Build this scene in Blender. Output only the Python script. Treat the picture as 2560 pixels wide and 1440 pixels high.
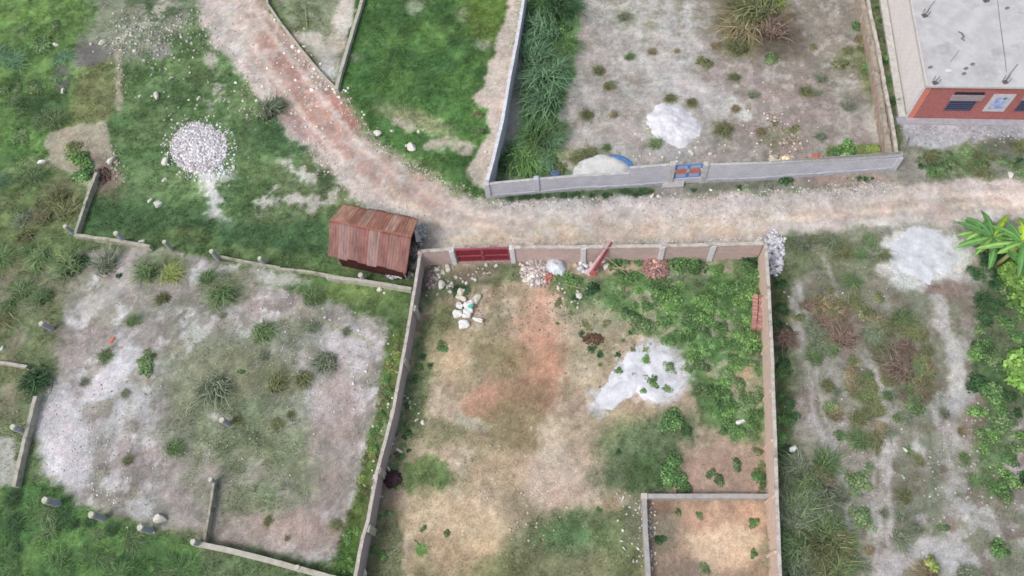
import bpy, math, random
import numpy as np
from math import radians, sin, cos, pi, sqrt, atan2
from mathutils import Matrix, Vector

SC = bpy.context.scene
for _o in list(bpy.data.objects):
    bpy.data.objects.remove(_o)
COL = SC.collection

# ------------------------------------------------------------------ camera
F = 1800.0                      # focal length in photo pixels (2560 wide)
CAMH = 43.0
NAD = (1430.0, 1650.0)          # photo pixel of the point straight below
_n = np.array([NAD[0] - 1280, -(NAD[1] - 720), -F]); _n /= np.linalg.norm(_n)
_up = -_n
_no = np.array([0, 1, 0]) - _up * _up[1]; _no /= np.linalg.norm(_no)
_ea = np.cross(_no, _up)
RM = np.array([_ea, _no, _up])  # world from camera
CP = np.array([0.0, -26.0, CAMH])
cam = bpy.data.objects.new('camera', bpy.data.cameras.new('camera'))
COL.objects.link(cam)
cam.data.sensor_width = 36.0
cam.data.lens = F / 2560 * 36
cam.data.clip_end = 2000
cam.matrix_world = Matrix.Translation(Vector(CP)) @ Matrix(RM.tolist()).to_4x4()
SC.camera = cam

def G(px, py, z=0.0):
    d = RM @ np.array([px - 1280, -(py - 720), -F])
    t = (z - CP[2]) / d[2]
    p = CP + d * t
    return Vector((p[0], p[1], z))

def PX(x, y, z=0.0):
    q = (np.stack([x - CP[0], y - CP[1], z - CP[2] + 0 * x], -1)) @ RM
    w = np.maximum(-q[..., 2], 1e-3)
    return 1280 + F * q[..., 0] / w, 720 - F * q[..., 1] / w

def SCL(px, py):
    """photo pixels per metre on the ground at a pixel"""
    p = G(px, py)
    q = (np.array(p) - CP) @ RM
    return F / -q[2]

def fit_h(base, top):
    b = G(*base); best = (1e9, 0)
    for i in range(1, 200):
        h = i * 0.03
        u, v = PX(np.float64(b.x), np.float64(b.y), h)
        d = (u - top[0]) ** 2 + (v - top[1]) ** 2
        best = min(best, (d, h))
    return best[1]

# ------------------------------------------------------------------ light
SUN_EL, SUN_AZ = 52.0, 128.0     # azimuth: degrees from north towards west
world = bpy.data.worlds.new("World"); SC.world = world; world.use_nodes = True
wn = world.node_tree
sky = wn.nodes.new('ShaderNodeTexSky'); sky.sky_type = 'NISHITA'; sky.sun_disc = False
sky.sun_elevation = radians(SUN_EL); sky.sun_rotation = radians(-SUN_AZ)
sky.air_density = 1.0; sky.dust_density = 4.0; sky.ozone_density = 0.6
hs = wn.nodes.new('ShaderNodeHueSaturation'); hs.inputs['Saturation'].default_value = .62   # overcast: grey rather than blue
wn.links.new(sky.outputs[0], hs.inputs['Color']); wn.links.new(hs.outputs[0], wn.nodes['Background'].inputs[0])
wn.nodes['Background'].inputs[1].default_value = 0.15
sl = bpy.data.lights.new('sun', 'SUN'); sl.energy = 0.95; sl.angle = radians(16); sl.color = (0.99, 0.985, 1.0)
so = bpy.data.objects.new('sun', sl); COL.objects.link(so)
_a = radians(SUN_AZ); _e = radians(SUN_EL)
sdir = Vector((-sin(_a) * cos(_e), cos(_a) * cos(_e), sin(_e)))
so.rotation_euler = sdir.to_track_quat('Z', 'Y').to_euler()
SC.view_settings.view_transform = 'Standard'; SC.view_settings.look = 'None'
SC.view_settings.exposure = 0.2; SC.view_settings.gamma = 1
SC.render.engine = 'CYCLES'
SC.cycles.max_bounces = 5; SC.cycles.diffuse_bounces = 3; SC.cycles.glossy_bounces = 2
SC.cycles.filter_width = 1.6

# ------------------------------------------------------------------ numpy noise
_rs = np.random.RandomState(7)
_TAB = _rs.rand(256, 256)
def vnoise(x, y, s=0):
    x = x + s * 17.31; y = y + s * 9.77
    xi = np.floor(x).astype(int); yi = np.floor(y).astype(int)
    fx = x - xi; fy = y - yi
    fx = fx * fx * (3 - 2 * fx); fy = fy * fy * (3 - 2 * fy)
    a = _TAB[xi & 255, yi & 255]; b = _TAB[(xi + 1) & 255, yi & 255]
    c = _TAB[xi & 255, (yi + 1) & 255]; d = _TAB[(xi + 1) & 255, (yi + 1) & 255]
    return (a * (1 - fx) + b * fx) * (1 - fy) + (c * (1 - fx) + d * fx) * fy
def fbm(x, y, f=1.0, s=0, o=4):
    r = 0; a = 0.5; t = 0
    for i in range(o):
        ca, sa = cos(i * 0.9 + s), sin(i * 0.9 + s)
        r = r + a * vnoise((x * ca - y * sa) * f, (x * sa + y * ca) * f, s * 3 + i * 5)
        t += a; a *= 0.55; f *= 2.07
    return r / t
def sstep(a, b, x):
    t = np.clip((x - a) / (b - a), 0, 1); return t * t * (3 - 2 * t)
def relief(x, y):
    return (fbm(x, y, 0.35, 11, 4) - 0.5) * 0.16 + (fbm(x, y, 2.2, 5, 2) - 0.5) * 0.05
def gz(p):
    return float(relief(np.float64(p[0]), np.float64(p[1])))
def lin(c):
    c = np.asarray(c, float) / 255.0
    return np.where(c <= 0.04045, c / 12.92, ((c + 0.055) / 1.055) ** 2.4)

# ------------------------------------------------------------------ ground painting, in photo pixels projected to the ground plane
LAY = []
def E(cx, cy, rx, ry, col, op=1.0, soft=12, rag=18, rot=0, nz=None):
    LAY.append(('E', (cx, cy, rx, ry, rot), col, op, soft, rag, nz))
def P(pts, col, op=1.0, soft=8, rag=14, nz=None):
    LAY.append(('P', pts, col, op, soft, rag, nz))
def L(pts, hw, col, op=1.0, soft=6, rag=10, nz=None):
    LAY.append(('L', (pts, hw), col, op, soft, rag, nz))

ROAD = [(497,-60),(498,50),(515,90),(560,130),(610,185),(640,240),(690,290),(735,345),(790,385),(835,440),(880,500),(950,525),
        (1030,545),(1052,600),(1056,636),(1300,628),(1600,620),(1910,612),(1950,592),(2190,572),(2400,560),(2560,548),(2900,535),(2900,435),
        (2560,452),(2350,447),(2240,452),(1980,475),(1640,490),(1400,498),(1240,504),(1130,482),(1050,440),(960,380),(880,310),
        (838,232),(760,140),(700,65),(655,5),(620,-60)]
NPLOT = [(1325,-80),(2150,-80),(2225,390),(1240,450)]
COMP = [(1067,655),(1905,635),(1912,700),(1950,1700),(850,1700),(905,1440)]
SWP = [(170,640),(330,625),(560,660),(740,740),(960,810),(950,950),(900,1250),(850,1400),(700,1385),(520,1330),(330,1300),(200,1250),(120,1180),(95,1060),(130,960),(160,820)]
ELOT = [(1935,600),(2190,575),(2400,565),(2800,550),(2800,1700),(1965,1700),(1935,1000)]

# field north-west
E(60,150,330,260,(92,126,66),1,60,40)
E(60,150,300,260,(108,142,70),.8,20,30,nz=(.45,.50,.62))
E(60,330,200,160,(66,98,52),.7,30,30,nz=(.3,.45,.6))
E(470,300,230,330,(96,122,76),1,40,40)
E(470,300,240,320,(76,108,62),.7,20,30,nz=(.4,.5,.6))
P([(250,-40),(500,-40),(470,60),(380,120),(320,150),(290,140),(200,170),(180,100),(230,60)],(132,134,116),.85,20,35)
P([(300,-40),(500,-40),(470,60),(380,110),(300,130)],(92,115,80),.8,15,30,nz=(.6,.45,.55))
L([(470,-20),(330,60),(285,110),(270,140)],18,(180,178,160),.75,8,22,nz=(1.3,.46,.54))
E(240,135,55,28,(112,108,108),.8,12,20)
E(400,125,26,22,(138,135,132),.8,8,8)
E(155,195,24,30,(104,98,104),.8,12,16)
E(240,240,60,90,(120,122,80),.8,25,25,rot=.4)
L([(300,130),(296,200),(300,270)],8,(165,155,135),.8,4,10)
E(100,270,60,45,(58,84,52),.7,25,20)
P([(130,325),(215,308),(240,308),(262,298),(276,340),(284,420),(305,455),(250,480),(180,440),(120,400),(112,350)],(164,156,134),1,6,12)
E(265,440,30,45,(120,108,92),.8,14,22)
E(110,410,40,18,(150,140,118),.7,10,14)
E(60,520,90,90,(150,152,132),.7,20,45,nz=(.5,.42,.6))
E(150,510,70,60,(112,115,80),.8,20,30)
E(60,620,120,160,(96,116,66),.8,40,40)
E(540,225,18,50,(176,176,160),.85,12,30,rot=.3,nz=(1,.38,.5))
E(528,150,14,20,(185,175,165),.8,6,10)
L([(500,430),(535,490),(560,545),(565,600),(590,650)],24,(196,194,188),.95,12,34,nz=(.8,.36,.5))
L([(510,440),(540,520),(570,560)],16,(200,198,194),.95,10,24)
L([(700,405),(740,425),(775,435),(800,410),(850,440)],15,(190,184,174),.9,10,30,nz=(.9,.38,.5))
L([(648,515),(690,487),(770,500),(845,495)],16,(194,188,178),.9,10,30,nz=(.9,.38,.5))
L([(790,500),(780,525)],12,(186,180,168),.9,6,10)
E(700,340,80,60,(66,100,60),.8,25,25)
E(830,440,40,45,(80,100,66),.8,15,20)
E(560,440,34,14,(200,200,200),.7,8,12)
P([(190,590),(820,640),(830,540),(640,560),(380,500),(210,500)],(66,98,58),.9,20,20)
E(460,600,70,35,(112,125,74),.6,18,20)
# triangle between the thin walls
P([(655,-40),(915,-40),(838,225)],(128,136,108),1,4,4)
E(868,40,30,60,(196,186,174),1,10,16,rot=.2)
L([(745,92),(790,95),(800,130)],18,(182,176,164),.9,8,14)
E(838,110,26,24,(186,174,156),1,6,12)
E(822,165,24,40,(176,176,166),1,8,14)
E(740,40,60,45,(96,112,74),.8,15,18,nz=(.8,.4,.55))
# green field north
P([(908,-60),(1310,-60),(1225,470),(1200,495),(1080,450),(950,365),(875,290),(842,232)],(70,108,54),1,5,12)
P([(908,-60),(1300,-60),(1200,400),(900,200)],(86,124,60),.7,20,20,nz=(.35,.48,.6))
P([(908,-60),(1300,-60),(1200,400),(900,200)],(66,102,58),.4,20,20,nz=(.5,.52,.62))
E(1230,30,70,80,(106,128,50),.6,25,25)
E(1040,300,100,28,(150,150,112),.8,14,20,rot=.35)
L([(985,300),(1030,318)],10,(182,170,150),.9,8,12)
L([(1070,368),(1120,362),(1165,368)],12,(186,174,158),.9,8,22)
E(1050,430,110,40,(100,128,70),.6,20,20,rot=.5)
P([(1272,-60),(1325,-60),(1300,110),(1272,240),(1235,420),(1222,480),(1180,455),(1172,420),(1195,370),(1222,335),(1216,270),(1180,252),(1205,225),(1222,170),(1240,110),(1260,50),(1270,15)],(196,182,168),1,6,12)
E(1190,425,22,30,(180,168,150),.8,10,16)
E(1210,110,26,16,(165,165,145),.7,8,12)
E(1035,20,24,20,(150,160,130),.7,8,14)
E(1160,35,20,20,(130,142,110),.6,8,12)
E(870,140,30,10,(130,122,108),.7,8,8)
L([(845,230),(900,310),(960,370),(1090,445),(1180,480)],12,(150,148,124),.7,8,16,nz=(1.2,.42,.55))
# road
P(ROAD,(190,178,168),1,12,24)
L([(600,-20),(650,90),(760,240),(860,360),(960,430),(1060,500)],42,(190,156,140),.9,26,14)
L([(690,120),(770,230),(850,310)],48,(184,140,124),.9,26,16)
L([(800,220),(860,290),(875,310)],16,(178,118,104),.8,10,10)
L([(715,290),(770,330),(800,350)],18,(176,146,138),.8,12,12)
L([(600,20),(620,60)],40,(208,194,180),.9,20,20)
L([(640,30),(740,150),(820,240)],10,(150,136,124),.7,8,12)
L([(860,340),(960,440),(1080,520),(1240,560)],9,(172,160,150),.6,6,10)
L([(960,470),(1100,560),(1300,575),(1600,570),(1900,540),(2300,500),(2560,490)],15,(198,178,154),.9,10,12)
L([(1120,600),(1400,600),(1700,590),(1900,575)],13,(202,182,156),.95,9,10)
L([(1300,520),(1650,530),(1900,520),(2200,490)],18,(186,178,170),.8,14,14)
L([(1350,510),(1640,500)],8,(170,168,166),.8,8,12)
L([(2100,530),(2350,510),(2600,520)],20,(178,160,146),.8,16,16)
E(2350,520,90,18,(186,172,160),.6,12,16)
E(1085,585,60,30,(176,166,152),.7,18,20)
E(1055,600,18,40,(140,138,120),.8,10,14)
L([(560,-20),(610,80),(700,210),(790,330),(880,430),(990,510),(1120,560),(1300,575)],7,(208,192,176),.8,6,8)
L([(620,-20),(665,70),(760,190),(850,300),(940,400),(1060,480),(1180,530),(1320,545)],7,(208,190,174),.8,6,8)
L([(590,-20),(640,80),(730,200),(820,320),(910,415),(1030,495),(1150,545)],8,(170,150,140),.45,8,12)
L([(1300,545),(1600,548),(1900,522),(2300,492),(2600,484)],7,(204,190,176),.7,7,8)
L([(1300,575),(1600,580),(1900,552),(2300,520),(2600,512)],7,(208,190,168),.8,7,8)
P(ROAD,(172,162,154),.35,8,8,nz=(.5,.5,.62))
P(ROAD,(212,206,203),.35,8,8,nz=(.8,.54,.64))
# plot inside grey wall
P(NPLOT,(160,153,146),1,4,4)
P([(1480,-60),(1800,-60),(1760,150),(1640,260),(1560,180)],(182,180,174),.7,40,40)
P([(1605,290),(1640,255),(1690,250),(1735,280),(1755,340),(1735,380),(1690,385),(1650,365),(1620,325)],(200,198,198),.9,12,30)
P([(1500,-60),(1840,-60),(1700,110),(1560,100)],(126,130,104),.6,30,30,nz=(.7,.46,.6))
P([(1720,-60),(2150,-60),(2190,250),(2010,330),(1900,200),(1780,180)],(136,128,114),.85,30,30)
P([(1730,160),(1980,200),(2180,300),(2200,390),(1780,400),(1850,280)],(152,138,130),.9,30,30)
P(NPLOT,(136,132,114),.5,4,4,nz=(.8,.52,.62))
P(NPLOT,(184,178,172),.5,4,4,nz=(1.1,.54,.64))
E(1890,50,90,80,(106,98,64),.85,30,36)
E(1935,100,90,50,(92,84,72),.8,26,36)
E(1850,110,40,40,(122,122,80),.7,20,20)
L([(1690,210),(1760,250),(1800,270)],28,(186,180,176),.9,14,18)
L([(1830,255),(1850,280),(1862,290)],16,(192,190,182),1,7,8)
L([(1640,380),(1700,375)],20,(176,172,170),.8,10,12)
E(1740,330,26,40,(160,150,140),.6,10,14)
P([(2150,260),(2200,270),(2222,360),(2150,300)],(182,178,166),.8,12,20)
E(2010,350,40,40,(150,136,126),.7,14,20)
P([(1330,-60),(1445,-60),(1450,60),(1435,150),(1410,250),(1385,330),(1395,400),(1440,440),(1240,450),(1275,330),(1312,120)],(84,118,70),1,10,22)
L([(1330,60),(1305,200),(1285,300),(1262,380)],14,(152,150,148),.8,8,16)
E(1375,385,40,30,(104,118,72),.7,14,18)
E(1470,390,60,16,(122,128,84),.7,10,14)
E(2180,160,30,110,(104,122,70),.8,16,22,rot=-.1)
E(2130,150,40,30,(108,118,74),.6,14,18)
L([(2080,385),(2210,372)],16,(96,116,58),.9,8,10)
E(1945,340,50,26,(122,122,86),.7,12,18)
E(1640,310,22,30,(130,134,98),.5,10,16)
# strips by the house
P([(2172,-60),(2225,-60),(2240,100),(2268,296),(2248,380),(2236,300),(2215,200)],(96,106,72),1,4,6)
P([(2244,296),(2700,300),(2700,352),(2560,352),(2460,350),(2380,372),(2262,372)],(166,166,170),1,8,18)
P([(2262,372),(2380,362),(2480,348),(2700,350),(2700,455),(2330,450),(2246,455),(2246,395)],(128,128,110),1,10,18)
E(2420,405,120,40,(84,108,66),.85,18,26,nz=(.7,.36,.52))
E(2520,380,60,30,(104,104,92),.7,14,20)
E(2275,420,40,36,(150,142,134),.8,12,18)
# verge below grey wall
P([(1236,494),(1240,505),(1400,500),(1640,492),(1900,476),(2240,450),(2244,415),(1900,445),(1640,462),(1400,480)],(146,142,132),1,4,10)
L([(1245,492),(1300,488),(1450,484),(1630,474)],7,(70,94,62),.95,4,8)
L([(1720,470),(1880,462),(1960,455)],10,(96,104,86),.7,6,10)
E(2110,448,110,14,(160,136,124),.8,8,10)
# shack surroundings and beam corridor
P([(190,600),(560,650),(830,700),(1030,735),(1040,690),(870,700),(830,640),(560,610),(200,570)],(86,112,66),1,10,16)
P([(640,650),(1035,690),(1035,740),(1010,810),(975,960),(920,900),(800,780),(700,730)],(84,110,62),1,18,26)
E(880,730,90,30,(108,126,70),.7,16,18)
E(960,690,80,26,(66,84,54),.8,14,14)
E(1010,640,40,50,(122,118,108),.9,10,16)
P([(1000,660),(1045,640),(1035,700),(990,680)],(118,112,104),.8,6,10)
# south-west plot
E(60,860,120,260,(104,114,78),.9,40,40)
E(60,860,120,200,(132,126,106),.7,30,40,nz=(.5,.45,.58))
P(SWP,(162,152,146),1,14,26)
P(SWP,(140,142,122),.6,18,34,nz=(.2,.45,.56))
P(SWP,(194,191,191),.8,14,26,nz=(.5,.52,.62))
P(SWP,(128,122,114),.5,14,20,nz=(1.1,.53,.62))
E(155,1100,70,130,(190,188,190),1,18,30,rot=-.2)
E(260,1010,150,80,(182,178,178),.8,30,34,nz=(.9,.4,.55))
L([(330,890),(280,930),(240,980)],28,(196,194,196),.9,10,22)
L([(340,630),(320,690),(270,740),(220,770)],22,(180,174,168),.9,12,20)
E(690,690,70,20,(182,180,172),.9,10,16,rot=.25)
E(860,860,90,60,(186,182,182),.75,20,34)
E(800,980,90,70,(178,178,182),.75,20,34,nz=(.7,.38,.52))
E(590,1040,150,120,(118,126,98),.85,50,50,nz=(.4,.30,.46))
E(660,1190,160,110,(118,126,96),.75,60,60,nz=(.35,.3,.5))
E(600,1000,170,160,(114,126,94),.75,70,60,nz=(.5,.3,.5))
E(640,1160,170,120,(112,124,90),.75,60,60,nz=(.6,.32,.5))
E(430,760,120,50,(126,132,112),.5,40,40,nz=(.5,.36,.52))
E(440,1090,50,60,(116,122,98),.6,24,30)
E(540,930,120,60,(124,130,102),.6,40,44)
E(740,820,60,40,(112,124,92),.6,26,34)
E(560,930,110,60,(120,122,92),.6,30,34)
E(700,1330,180,50,(160,140,128),.7,24,30)
E(840,1080,60,180,(162,146,138),.7,24,30)
E(170,700,60,60,(118,118,96),.7,20,30)
E(400,670,60,36,(104,118,76),.8,14,22)
E(570,720,60,40,(96,110,70),.7,16,20)
P([(-60,1180),(60,1200),(130,1215),(230,1290),(330,1310),(420,1340),(500,1370),(520,1700),(-60,1700)],(72,108,58),1,14,22)
P([(-60,1180),(130,1215),(330,1310),(500,1370),(520,1500),(-60,1500)],(92,128,64),.7,14,22,nz=(.4,.48,.6))
P([(500,1370),(620,1400),(760,1440),(900,1480),(880,1700),(500,1700)],(96,118,78),1,12,16)
P([(980,820),(1010,830),(985,960),(950,1100),(925,1240),(900,1440),(880,1500),(815,1500),(850,1350),(905,1200),(935,1040),(955,900)],(90,112,56),1,10,16)
P([(860,1340),(905,1300),(890,1440),(830,1440)],(80,114,50),.9,10,12)
L([(-20,1120),(20,1120),(20,1180),(-20,1190)],26,(176,172,168),.8,8,20)
L([(740,765),(830,810),(930,860)],5,(158,158,130),.7,4,8)
# compound
P(COMP,(176,156,132),1,3,4)
P(COMP,(142,134,104),.7,4,4,nz=(.3,.47,.58))
P(COMP,(196,176,152),.7,4,4,nz=(.6,.5,.6))
P(COMP,(140,128,98),.5,4,4,nz=(1.2,.54,.62))
P([(1070,662),(1320,655),(1310,700),(1150,720),(1090,760),(1040,800),(1045,700)],(98,110,76),.9,12,20)
P([(1100,760),(1160,770),(1130,830),(1090,860),(1050,900),(1030,860)],(96,112,68),.8,14,22)
P([(1000,980),(1040,850),(1130,870),(1080,960),(1060,1080),(1000,1100)],(88,112,64),.7,14,26)
E(1180,680,60,20,(140,124,104),.8,10,14)
E(1120,880,60,50,(196,170,134),.7,16,20)
P([(1350,690),(1500,690),(1900,640),(1912,1100),(1850,1090),(1740,1060),(1700,900),(1640,850),(1520,800),(1500,870),(1400,760)],(98,122,78),1,14,26)
P([(1520,690),(1900,640),(1905,1060),(1760,1040),(1640,830),(1540,790)],(84,120,66),.95,20,26,nz=(.45,.34,.48))
P([(1520,690),(1900,640),(1905,1060),(1640,830)],(158,150,128),.75,14,26,nz=(.5,.5,.58))
P([(1000,1000),(1040,850),(1080,860),(1060,1000),(1010,1200),(960,1440),(900,1440)],(104,112,80),.6,24,30)
P([(960,1380),(1600,1400),(1610,1600),(880,1600)],(112,112,78),.6,30,40,nz=(.4,.36,.52))
L([(1100,830),(1180,860),(1260,900),(1240,960)],20,(138,132,98),.5,20,30)
E(1480,800,80,40,(168,152,128),.7,18,24)
E(1700,680,60,26,(140,136,118),.6,12,16)
E(1850,920,30,40,(180,156,124),.8,10,14)
E(1340,800,46,110,(194,156,130),.8,40,34)
E(1340,880,46,120,(194,144,118),.8,44,50,rot=.1)
E(1370,930,40,50,(190,138,110),.65,30,34)
L([(1350,880),(1320,960),(1250,1000),(1200,1020)],26,(184,136,106),.75,24,34)
E(1215,1010,50,50,(194,146,120),.9,22,34)
E(1265,890,60,50,(150,130,92),.75,20,22)
E(1290,1070,90,80,(132,120,84),.8,50,54)
E(1240,880,50,50,(134,128,92),.6,26,34)
E(1330,985,56,36,(150,114,88),.7,26,28)
E(1150,930,40,50,(180,156,122),.7,16,20)
E(1090,1080,90,36,(120,124,88),.7,18,24)
E(1180,1060,40,18,(178,176,152),.8,8,14,rot=.4)
E(1070,1190,60,60,(84,112,60),.85,14,22)
E(1380,1090,40,60,(208,186,162),.8,18,24)
E(1380,1190,80,70,(196,176,158),.8,22,28)
E(1250,1180,70,60,(190,168,134),.7,22,28)
E(1400,1230,60,40,(206,180,158),.8,16,20)
E(1080,1290,110,70,(192,168,134),.9,24,26)
E(1200,1320,90,60,(192,170,136),.75,26,30)
E(1180,1400,120,50,(180,158,122),.7,30,34)
E(975,1240,40,70,(140,120,102),.8,14,18)
P([(930,1250),(1000,1280),(1010,1440),(890,1500),(905,1400)],(104,112,78),.8,14,20)
E(1480,940,60,40,(200,178,150),.7,20,24)
P([(1470,990),(1510,955),(1535,895),(1575,865),(1620,855),(1675,875),(1708,915),(1722,955),(1695,1000),(1640,1020),(1590,995),(1560,1008),(1520,1045),(1485,1035)],(206,206,208),.9,14,34)
E(1560,1060,70,40,(160,146,112),.7,18,24)
P([(1500,1100),(1640,1040),(1740,1060),(1720,1140),(1660,1230),(1600,1240),(1560,1210),(1510,1230),(1480,1170)],(88,110,72),.85,36,44)
E(1620,1180,60,50,(72,98,56),.7,30,24)
P([(1700,1110),(1820,1100),(1905,1110),(1915,1238),(1680,1238),(1700,1160)],(168,140,122),.9,14,20)
P([(1280,1330),(1400,1290),(1500,1270),(1605,1300),(1612,1500),(1200,1500)],(112,118,82),.8,34,40)
E(1560,1400,50,60,(96,110,72),.7,24,30)
E(1430,1330,80,46,(80,112,68),.85,34,24)
E(1550,1320,60,70,(92,108,68),.7,20,20)
E(1530,1250,30,26,(176,152,122),.7,12,14)
E(1250,1440,70,40,(110,116,74),.7,20,24)
E(1590,1300,30,60,(110,108,90),.6,12,18)
# inner enclosure
P([(1618,1248),(1916,1248),(1940,1700),(1625,1700)],(160,136,112),1,3,4)
E(1820,1290,90,40,(192,152,124),.8,18,20)
E(1810,1370,90,60,(204,178,146),.9,20,24)
E(1660,1330,36,60,(130,124,104),.8,14,18)
E(1700,1420,60,30,(140,124,108),.8,16,20)
E(1650,1275,36,18,(126,98,80),.6,10,14)
# east lot
P(ELOT,(144,140,128),1,10,18)
P(ELOT,(116,120,98),.8,10,18,nz=(.3,.42,.54))
P(ELOT,(168,164,160),.75,10,18,nz=(.55,.52,.60))
P(ELOT,(116,102,90),.6,10,18,nz=(.7,.54,.62))
P([(1990,600),(2200,590),(2330,780),(2350,960),(2250,1040),(2040,980),(1990,800)],(122,122,102),.5,40,50)
E(2110,640,130,60,(108,116,86),.8,24,30)
L([(2010,760),(2040,900),(2075,1040),(2120,1180),(2140,1300)],16,(108,114,88),.6,12,22)
L([(2160,780),(2220,900),(2260,1040),(2270,1200),(2280,1420)],18,(112,116,94),.6,12,26)
L([(2090,780),(2140,900),(2170,1020)],12,(104,100,82),.6,10,20)
L([(2300,1000),(2330,1150),(2340,1300),(2330,1440)],16,(104,114,86),.6,12,24)
L([(2110,760),(2150,850),(2190,960),(2215,1060),(2212,1180),(2190,1330),(2180,1460)],7,(186,180,174),.65,7,12)
L([(1990,700),(2030,820),(2040,940),(2080,1080),(2120,1220),(2120,1340)],6,(178,174,170),.65,6,12)
E(1985,640,36,60,(98,112,74),.8,14,18)
L([(1960,680),(1985,760),(2010,860),(2030,980),(2060,1120)],8,(170,167,162),.75,8,16)
L([(2170,1060),(2190,1160),(2180,1300),(2150,1440)],7,(172,168,162),.7,7,14)
L([(2060,640),(2100,760),(2130,820)],6,(170,164,154),.6,6,12)
L([(2130,820),(2170,900),(2200,980),(2230,1100),(2220,1300),(2200,1460)],9,(178,173,168),.8,8,20)
L([(2060,900),(2100,1100),(2110,1250)],14,(160,150,144),.6,12,26)
L([(2340,740),(2355,800),(2385,850),(2395,930),(2385,1020)],17,(184,182,176),.9,9,18)
L([(2385,1010),(2395,1100),(2380,1200),(2420,1300)],22,(170,168,166),.6,16,34,nz=(.6,.36,.52))
L([(2240,1420),(2300,1380),(2420,1420)],30,(176,172,172),.8,14,28)
P([(2460,620),(2800,640),(2800,1100),(2500,1020),(2440,900),(2460,760)],(84,98,68),.9,24,34)
P([(2430,860),(2520,900),(2540,1120),(2480,1240),(2440,1200),(2440,1000)],(78,108,62),.8,16,30)
L([(1950,690),(1958,900),(1968,1100),(1975,1460)],26,(80,94,60),.95,14,22)
E(2020,1330,70,110,(96,104,70),.85,26,30)
E(2220,860,70,60,(106,104,84),.7,24,30)
E(2250,920,60,40,(120,88,70),.6,18,26)
E(2110,840,40,60,(150,126,112),.6,16,22)
E(2440,1050,30,60,(140,112,104),.6,14,20)
P([(2210,610),(2240,575),(2380,565),(2440,610),(2420,680),(2400,710),(2330,700),(2300,730),(2230,700),(2190,670)],(196,196,190),.9,10,26)
E(2370,720,60,20,(136,116,108),.8,8,10)
L([(2340,100),(2350,120)],1,(100,100,100),.0,2,2)

def paint(x, y):
    shp = x.shape
    x = x.ravel(); y = y.ravel()
    u, v = PX(x, y, 0.0)
    # points far out of the picture keep the general colour
    w1 = fbm(x, y, 0.55, 1, 4) - 0.5; w2 = fbm(x, y, 0.55, 2, 4) - 0.5
    h1 = fbm(x, y, 2.4, 3, 3) - 0.5; h2 = fbm(x, y, 2.4, 4, 3) - 0.5
    nn = {}
    col = np.empty((x.size, 3)); col[:] = (96, 114, 74)
    for kind, g, c, op, soft, rag, nz in LAY:
        m = soft + rag * 1.6 + 6
        if kind == 'E':
            cx, cy, rx, ry, rot = g; R = max(rx, ry)
            bb = (cx - R - m, cx + R + m, cy - R - m, cy + R + m)
        else:
            pts = g if kind == 'P' else g[0]
            hw = 0 if kind == 'P' else g[1]
            xs = [p[0] for p in pts]; ys = [p[1] for p in pts]
            bb = (min(xs) - m - hw, max(xs) + m + hw, min(ys) - m - hw, max(ys) + m + hw)
        I = np.nonzero((u > bb[0]) & (u < bb[1]) & (v > bb[2]) & (v < bb[3]))[0]
        if not I.size: continue
        U = u[I] + rag * (1.7 * w1[I] + 1.1 * h1[I]); V = v[I] + rag * (1.7 * w2[I] + 1.1 * h2[I])
        if kind == 'E':
            dx = U - cx; dy = V - cy; ca, sa = cos(rot), sin(rot)
            a = (dx * ca + dy * sa) / rx; b = (-dx * sa + dy * ca) / ry
            d = (1 - np.sqrt(a * a + b * b)) * min(rx, ry)
        else:
            n = len(pts); dd = np.full(I.size, 1e9); ins = np.zeros(I.size, bool)
            rng = range(n) if kind == 'P' else range(n - 1)
            for i in rng:
                x0, y0 = pts[i]; x1, y1 = pts[(i + 1) % n]
                ex, ey = x1 - x0, y1 - y0; l2 = ex * ex + ey * ey + 1e-9
                t = np.clip(((U - x0) * ex + (V - y0) * ey) / l2, 0, 1)
                dd = np.minimum(dd, (U - x0 - t * ex) ** 2 + (V - y0 - t * ey) ** 2)
                if kind == 'P':
                    cr = ((y0 > V) != (y1 > V)) & (U < (x1 - x0) * (V - y0) / ((y1 - y0) + 1e-9) + x0)
                    ins ^= cr
            dd = np.sqrt(dd)
            d = np.where(ins, dd, -dd) if kind == 'P' else hw - dd
        mk = sstep(-soft, soft, d) * op
        if nz:
            key = (nz[0], int(c[0] + c[1]))
            if key not in nn: nn[key] = fbm(x, y, nz[0] * 1.6, 20 + (c[0] + 2 * c[1]) % 31, 5)
            mk = mk * sstep(nz[1], nz[2], nn[key][I])
        col[I] = col[I] * (1 - mk[:, None]) + np.array(c, float) * mk[:, None]
    # fine mottling of the soil itself
    f1 = fbm(x, y, 1.3, 31, 5) - 0.5; f2 = fbm(x, y, 5.0, 33, 3) - 0.5
    f0 = fbm(x, y, .28, 39, 4) - .5
    col *= (1 + .22 * f0 + 0.26 * f1 + 0.25 * f2)[:, None]
    col[:, 0] *= 1 + 0.10 * (fbm(x, y, 0.8, 35, 3) - 0.5)
    gr = col.mean(1, keepdims=True); col = gr + (col - gr) * 0.82
    gg = np.clip((col[:, 1] - .5 * (col[:, 0] + col[:, 2])) / 24, 0, 1)[:, None]
    col *= 1 + .10 * gg + gg * .42 * (fbm(x, y, 3.0, 43, 3) - .5)[:, None]
    col *= 1 + .30 * gg * (fbm(x, y, .45, 47, 3) - .5)[:, None]
    st = fbm(x * 2.6 + y * 1.2, y * .9 - x * .9, 3.2, 37, 3) - .5
    col *= (1 + .12 * st)[:, None]
    col = np.clip(col, 5, 250)
    return col.reshape(shp + (3,))

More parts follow.
